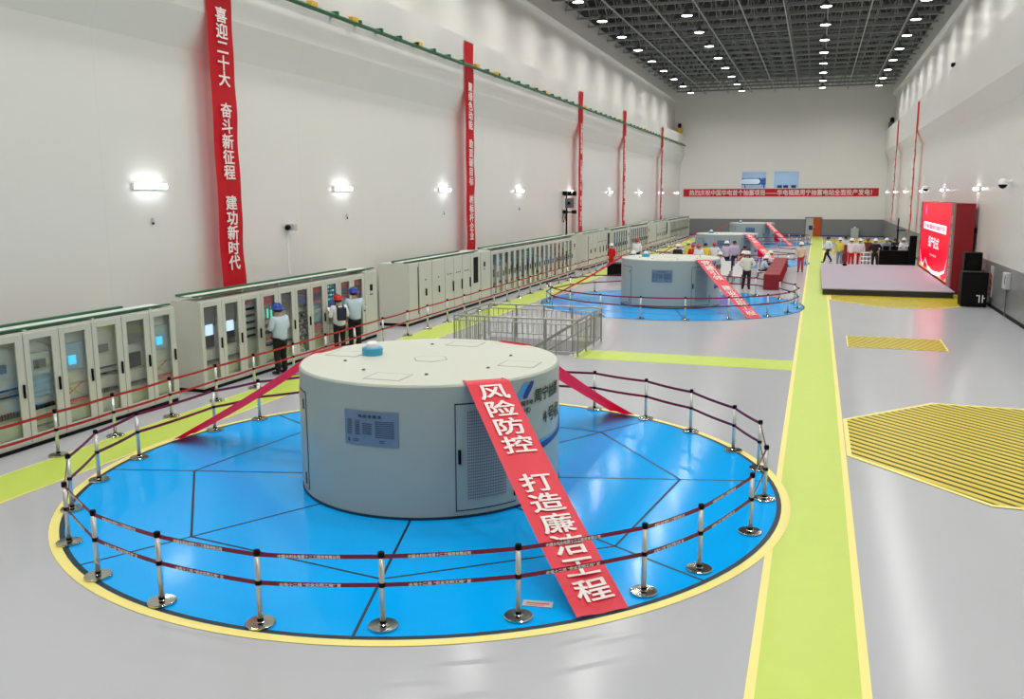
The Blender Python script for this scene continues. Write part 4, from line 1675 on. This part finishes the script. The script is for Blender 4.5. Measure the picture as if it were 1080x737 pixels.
    hl.lathe([(.155, .035), (.16, .045), (.13, .055), (.128, .095), (.11, .145), (.065, .178), (0, .186)], c=(hc.x, hc.y, hc.z), n=24, sy=1.15)
    hl.bbox(hc.x - .09, hc.x + .09, hc.y + .11, hc.y + .215, hc.z + .036, hc.z + .046, .004)
    hl.bbox(hc.x - .015, hc.x + .015, hc.y - .12, hc.y + .1, hc.z + .15, hc.z + .196, .01)
    hlm = hl.mesh('helmet', M_white, True)
    PC[kind] = dict(body=body, shirt=shirt, trousers=trousers, shoes=shoes, face=fm, nose=nm, ears=eme, hair=hr, helmet=hlm, J=J)
    return PC[kind]


CL = {'white': (236, 238, 240), 'paleblue': (196, 214, 224), 'black': (20, 20, 24), 'red': (208, 20, 36), 'beige': (226, 214, 190), 'navy': (28, 34, 66), 'yellow': (226, 214, 90),
      'grey': (140, 146, 154), 'blue': (36, 66, 170), 'brown': (120, 60, 44), 'rose': (196, 70, 84), 'lav': (196, 190, 214), 'cream': (232, 230, 214)}


def cloth(nm):
    return mat('cloth_' + nm, CL[nm], .8)


def person(label, x, y, face, kind, shirt, trousers, head, hs=1.0, z=0.0, extra=None):
    """face = heading in degrees (0 looks along +Y away from the viewer)"""
    p = pose_parts(kind)
    t = thing('person', label, 'person', (x, y, z), math.radians(-face), 'people in the hall')
    t.scale = (hs, hs, hs)

    def put(nm, me, m=None):
        o = bpy.data.objects.new(nm, me)
        COL.objects.link(o)
        o.parent = t
        if m is not None:
            o.material_slots[0].link = 'OBJECT'
            o.material_slots[0].material = m
        return o
    bd = put('body', p['body'])
    put('nose', p['nose'])
    for e_ in p['ears']:
        put('ear', e_)
    put('face', p['face'])
    put('shirt', p['shirt'], cloth(shirt))
    put('trousers', p['trousers'], cloth(trousers))
    for s in p['shoes']:
        put('shoe', s, cloth('black'))
    put('hair', p['hair'])
    if head != 'hair':
        put('helmet', p['helmet'], mat('helmet_' + head, CL[head], .3))
    return t


# the three by the cabinets
person('person in pale shirt and blue helmet facing the second cabinet row, left of two others', -12.84, 19.3, -75, 'hold', 'paleblue', 'black', 'blue', 1.03)
person('person in white shirt and red helmet holding papers at the cabinets', -12.8, 22.25, -50, 'hold', 'white', 'black', 'red', .98)
person('person in pale blue shirt and blue helmet standing right of the red-helmeted person', -12.8, 23.15, -40, 'hold', 'paleblue', 'black', 'blue', 1.05)
t = thing('paper_sheet', 'white paper sheets held up by the red-helmeted person at the cabinets', 'paper')
a = math.radians(50)
px_, py_ = -12.8 - math.sin(a) * .3, 22.25 + math.cos(a) * .3
t.location = (px_, py_, 1.25)
t.rotation_euler = (0, 0, a)
o = MB().bbox(-.2, .2, -.15, .17, -.006, .006, .002).build('sheet', M_white, t)
o.rotation_euler.x = .5
o = MB().bbox(-.19, .21, -.16, .16, -.02, -.012, .002).build('clipboard', M_lg1, t)
o.rotation_euler.x = .5
t = thing('shoulder_bag', 'dark backpack worn by the red-helmeted person at the cabinets', 'bag', (-12.8 + math.sin(a) * .2, 22.25 - math.cos(a) * .2, 1.02), a)
MB().bbox(-.14, .14, -.09, .04, 0, .38, .05).build('pouch', mat('bag_dark', (30, 34, 54), .7), t)
for s in (-.09, .09):
    MB().bar((s, .04, .34), (s, .12, .42), .04).build('strap', MATS['bag_dark'], t)

# left edge of the second disc
person('person in a red shirt and white helmet walking left of the second generator', -11.65, 53.0, 200, 'stand', 'red', 'red', 'white', .93)
person('person in white shirt and red helmet standing by the glass cabinets behind the second generator', -10.9, 57.2, 170, 'stand', 'white', 'black', 'red')
person('person in white helmet mostly hidden behind the lid of the second generator', -8.59, 44.2, 180, 'stand', 'white', 'navy', 'white')
t = thing('draped_table', 'low black draped table at the left of the second generator', 'table', (-10.4, 50.2, 0))
MB().bbox(-.75, .75, -.6, .6, .0, .7, .05).build('drape', M_black, t)
MB().bbox(-.85, .85, -.7, .7, 0, .03, .01).build('base_board', M_darkrub, t)

# people behind the second disc
person('person in black with white helmet standing among people behind the second generator lid', -7.42, 51.3, 150, 'stand', 'black', 'black', 'white')
person('person in yellow shirt beside the person in black behind the second generator', -7.35, 55.3, 200, 'stand', 'yellow', 'brown', 'yellow', .98)
person('person in red shirt with red helmet right of the yellow shirt behind the second generator', -6.85, 53.5, 170, 'stand', 'red', 'brown', 'red', .94)
person('person in white shirt with rose helmet behind the right part of the second generator lid', -6.28, 51.7, 190, 'stand', 'white', 'grey', 'rose')
person('person in yellow vest and dark hair near the right end of the second generator lid', -6.1, 53.4, 150, 'stand', 'yellow', 'black', 'hair')
person('person in white with rose helmet standing left of the white chairs', -5.63, 53.9, 180, 'hips', 'white', 'navy', 'rose')
person('person in white with white helmet seated at the left end of the white chairs', -5.1, 51.8, 150, 'sit', 'white', 'navy', 'white')
person('person in lavender shirt with white helmet near the white chairs', -4.95, 54.2, 185, 'stand', 'lav', 'navy', 'white', 1.04)
person('person in pale shirt with dark hair standing just right of the lavender shirt', -4.6, 55.3, 160, 'stand', 'lav', 'navy', 'hair', 1.04)
person('person in red shirt with white helmet bending beside the white chairs', -4.05, 52.6, 90, 'sitwrite', 'red', 'black', 'white', 1.05)
person('person in brown leaning near the third generator banner', -3.75, 54.2, 200, 'lean', 'brown', 'navy', 'hair')
person('person in cream shirt and black trousers with white helmet, back to the viewer', -3.05, 44.3, 5, 'hips', 'cream', 'black', 'white', 1.04)
person('person in navy shirt with cream helmet seated behind the red table', -2.7, 51.8, 80, 'sitwrite', 'navy', 'navy', 'cream')
person('person in pale blue shirt with white helmet seated near the middle of the red table', -2.65, 49.8, 75, 'sitwrite', 'paleblue', 'black', 'white')
person('person in white shirt with cream helmet seated by the far part of the red table', -2.65, 54.3, 80, 'sitwrite', 'white', 'black', 'cream')
person('person in beige shirt and rose trousers with white helmet beside the lime aisle', -0.75, 55.3, 185, 'stand', 'beige', 'rose', 'white')

# chairs with white covers
CH0 = None
ch_pos = [(-5.1, 51.8), (-5.3, 50.2), (-4.55, 50.1), (-3.8, 50.2), (-5.2, 48.2), (-4.45, 48.1), (-3.75, 48.2), (-5.1, 46.4), (-4.35, 46.3), (-3.7, 46.4), (-4.05, 52.6), (-2.65, 49.8), (-2.7, 51.8), (-2.65, 54.3)]
for i, (x, y) in enumerate(ch_pos):
    lb = 'white chair with dark legs behind the second disc, %s of the chairs there' % ordn(i + 1)
    if i > 9:
        lb = ('white chair under the person in red by the white chairs', 'white chair under the pale blue shirt at the red table', 'white chair under the navy shirt at the red table', 'white chair under the white shirt at the red table')[i - 10]
    elif i == 0:
        lb = 'white chair under the seated person in white, left of the rows'
    else:
        rr, cc = (i - 1) // 3, (i - 1) % 3
        lb = 'empty white chair, %s of the %s row of chairs behind the second disc' % (('left', 'middle', 'right')[cc], ('far', 'middle', 'near')[rr])
    rz = 0 if i > 0 else PI
    if i == 10 or i > 10:
        rz = PI / 2
    if CH0 is None:
        CH0 = thing('white_chair', lb, 'chair', (x, y, 0), rz, 'white chairs behind the second disc')
        MB().bbox(-.22, .22, -.22, .24, .40, .45, .015).build('seat', M_white, CH0)
        MB().bbox(-.22, .22, .2, .24, .45, .92, .015).build('backrest', M_white, CH0)
        for sx in (-1, 1):
            for sy in (-1, 1):
                MB().rod((sx * .2, sy * .2, .41), (sx * .22, sy * .23, 0), .014, n=8).build('leg', M_gr1, CH0)
    else:
        dup(CH0, (x, y, 0), rz, lb)
for k in range(5):
    t = thing('draped_table', 'red draped table in the row beside the lime aisle, %s from the near end' % ordn(k + 1), 'table', (-1.9, 45.5 + 2.45 * k, 0), 0, 'red draped tables in a row')
    b = MB()
    b.bbox(-.36, .36, -1.2, 1.2, .015, .75, .03)
    b.build('cloth_cover', M_darkred, t)
    fo = MB()
    for j in range(12):
        yy = -1.15 + j * .2
        fo.rod((.362, yy, .04), (.362, yy, .68), .022, .012, n=6)
    fo.build('cloth_folds', M_darkred, t)

# people behind the stage
person('person in white shirt and black trousers walking at the left behind the stage', .85, 63.6, 250, 'walk', 'white', 'black', 'hair')
person('person in yellow vest with white helmet behind the left part of the stage', 1.55, 61.7, 190, 'stand', 'yellow', 'grey', 'white')
person('person in pale shirt with dark hair right behind the yellow vest', 1.95, 64.0, 200, 'stand', 'paleblue', 'navy', 'hair', 1.02)
person('person in white top and red trousers behind the stage, left of the pair', 2.2, 60.2, 180, 'stand', 'white', 'red', 'white', 1.02)
person('person in white top and red trousers behind the stage, right of the pair', 2.72, 60.6, 175, 'stand', 'white', 'red', 'white', 1.0)
person('person in black with white helmet standing left of the black control desk', 3.55, 59.5, 190, 'hips', 'black', 'black', 'white', 1.03)
person('person in brown behind the person in black at the stage', 3.25, 62.4, 170, 'stand', 'brown', 'grey', 'brown')
person('person in grey with white helmet behind the left half of the control desk', 4.4, 62.6, 180, 'stand', 'grey', 'black', 'white', .98)
person('person in white with white helmet behind the right half of the control desk', 5.4, 62.4, 180, 'reach', 'white', 'black', 'white')
person('person in black with dark hair between the two operators behind the control desk', 4.95, 62.9, 190, 'reach', 'black', 'black', 'hair')
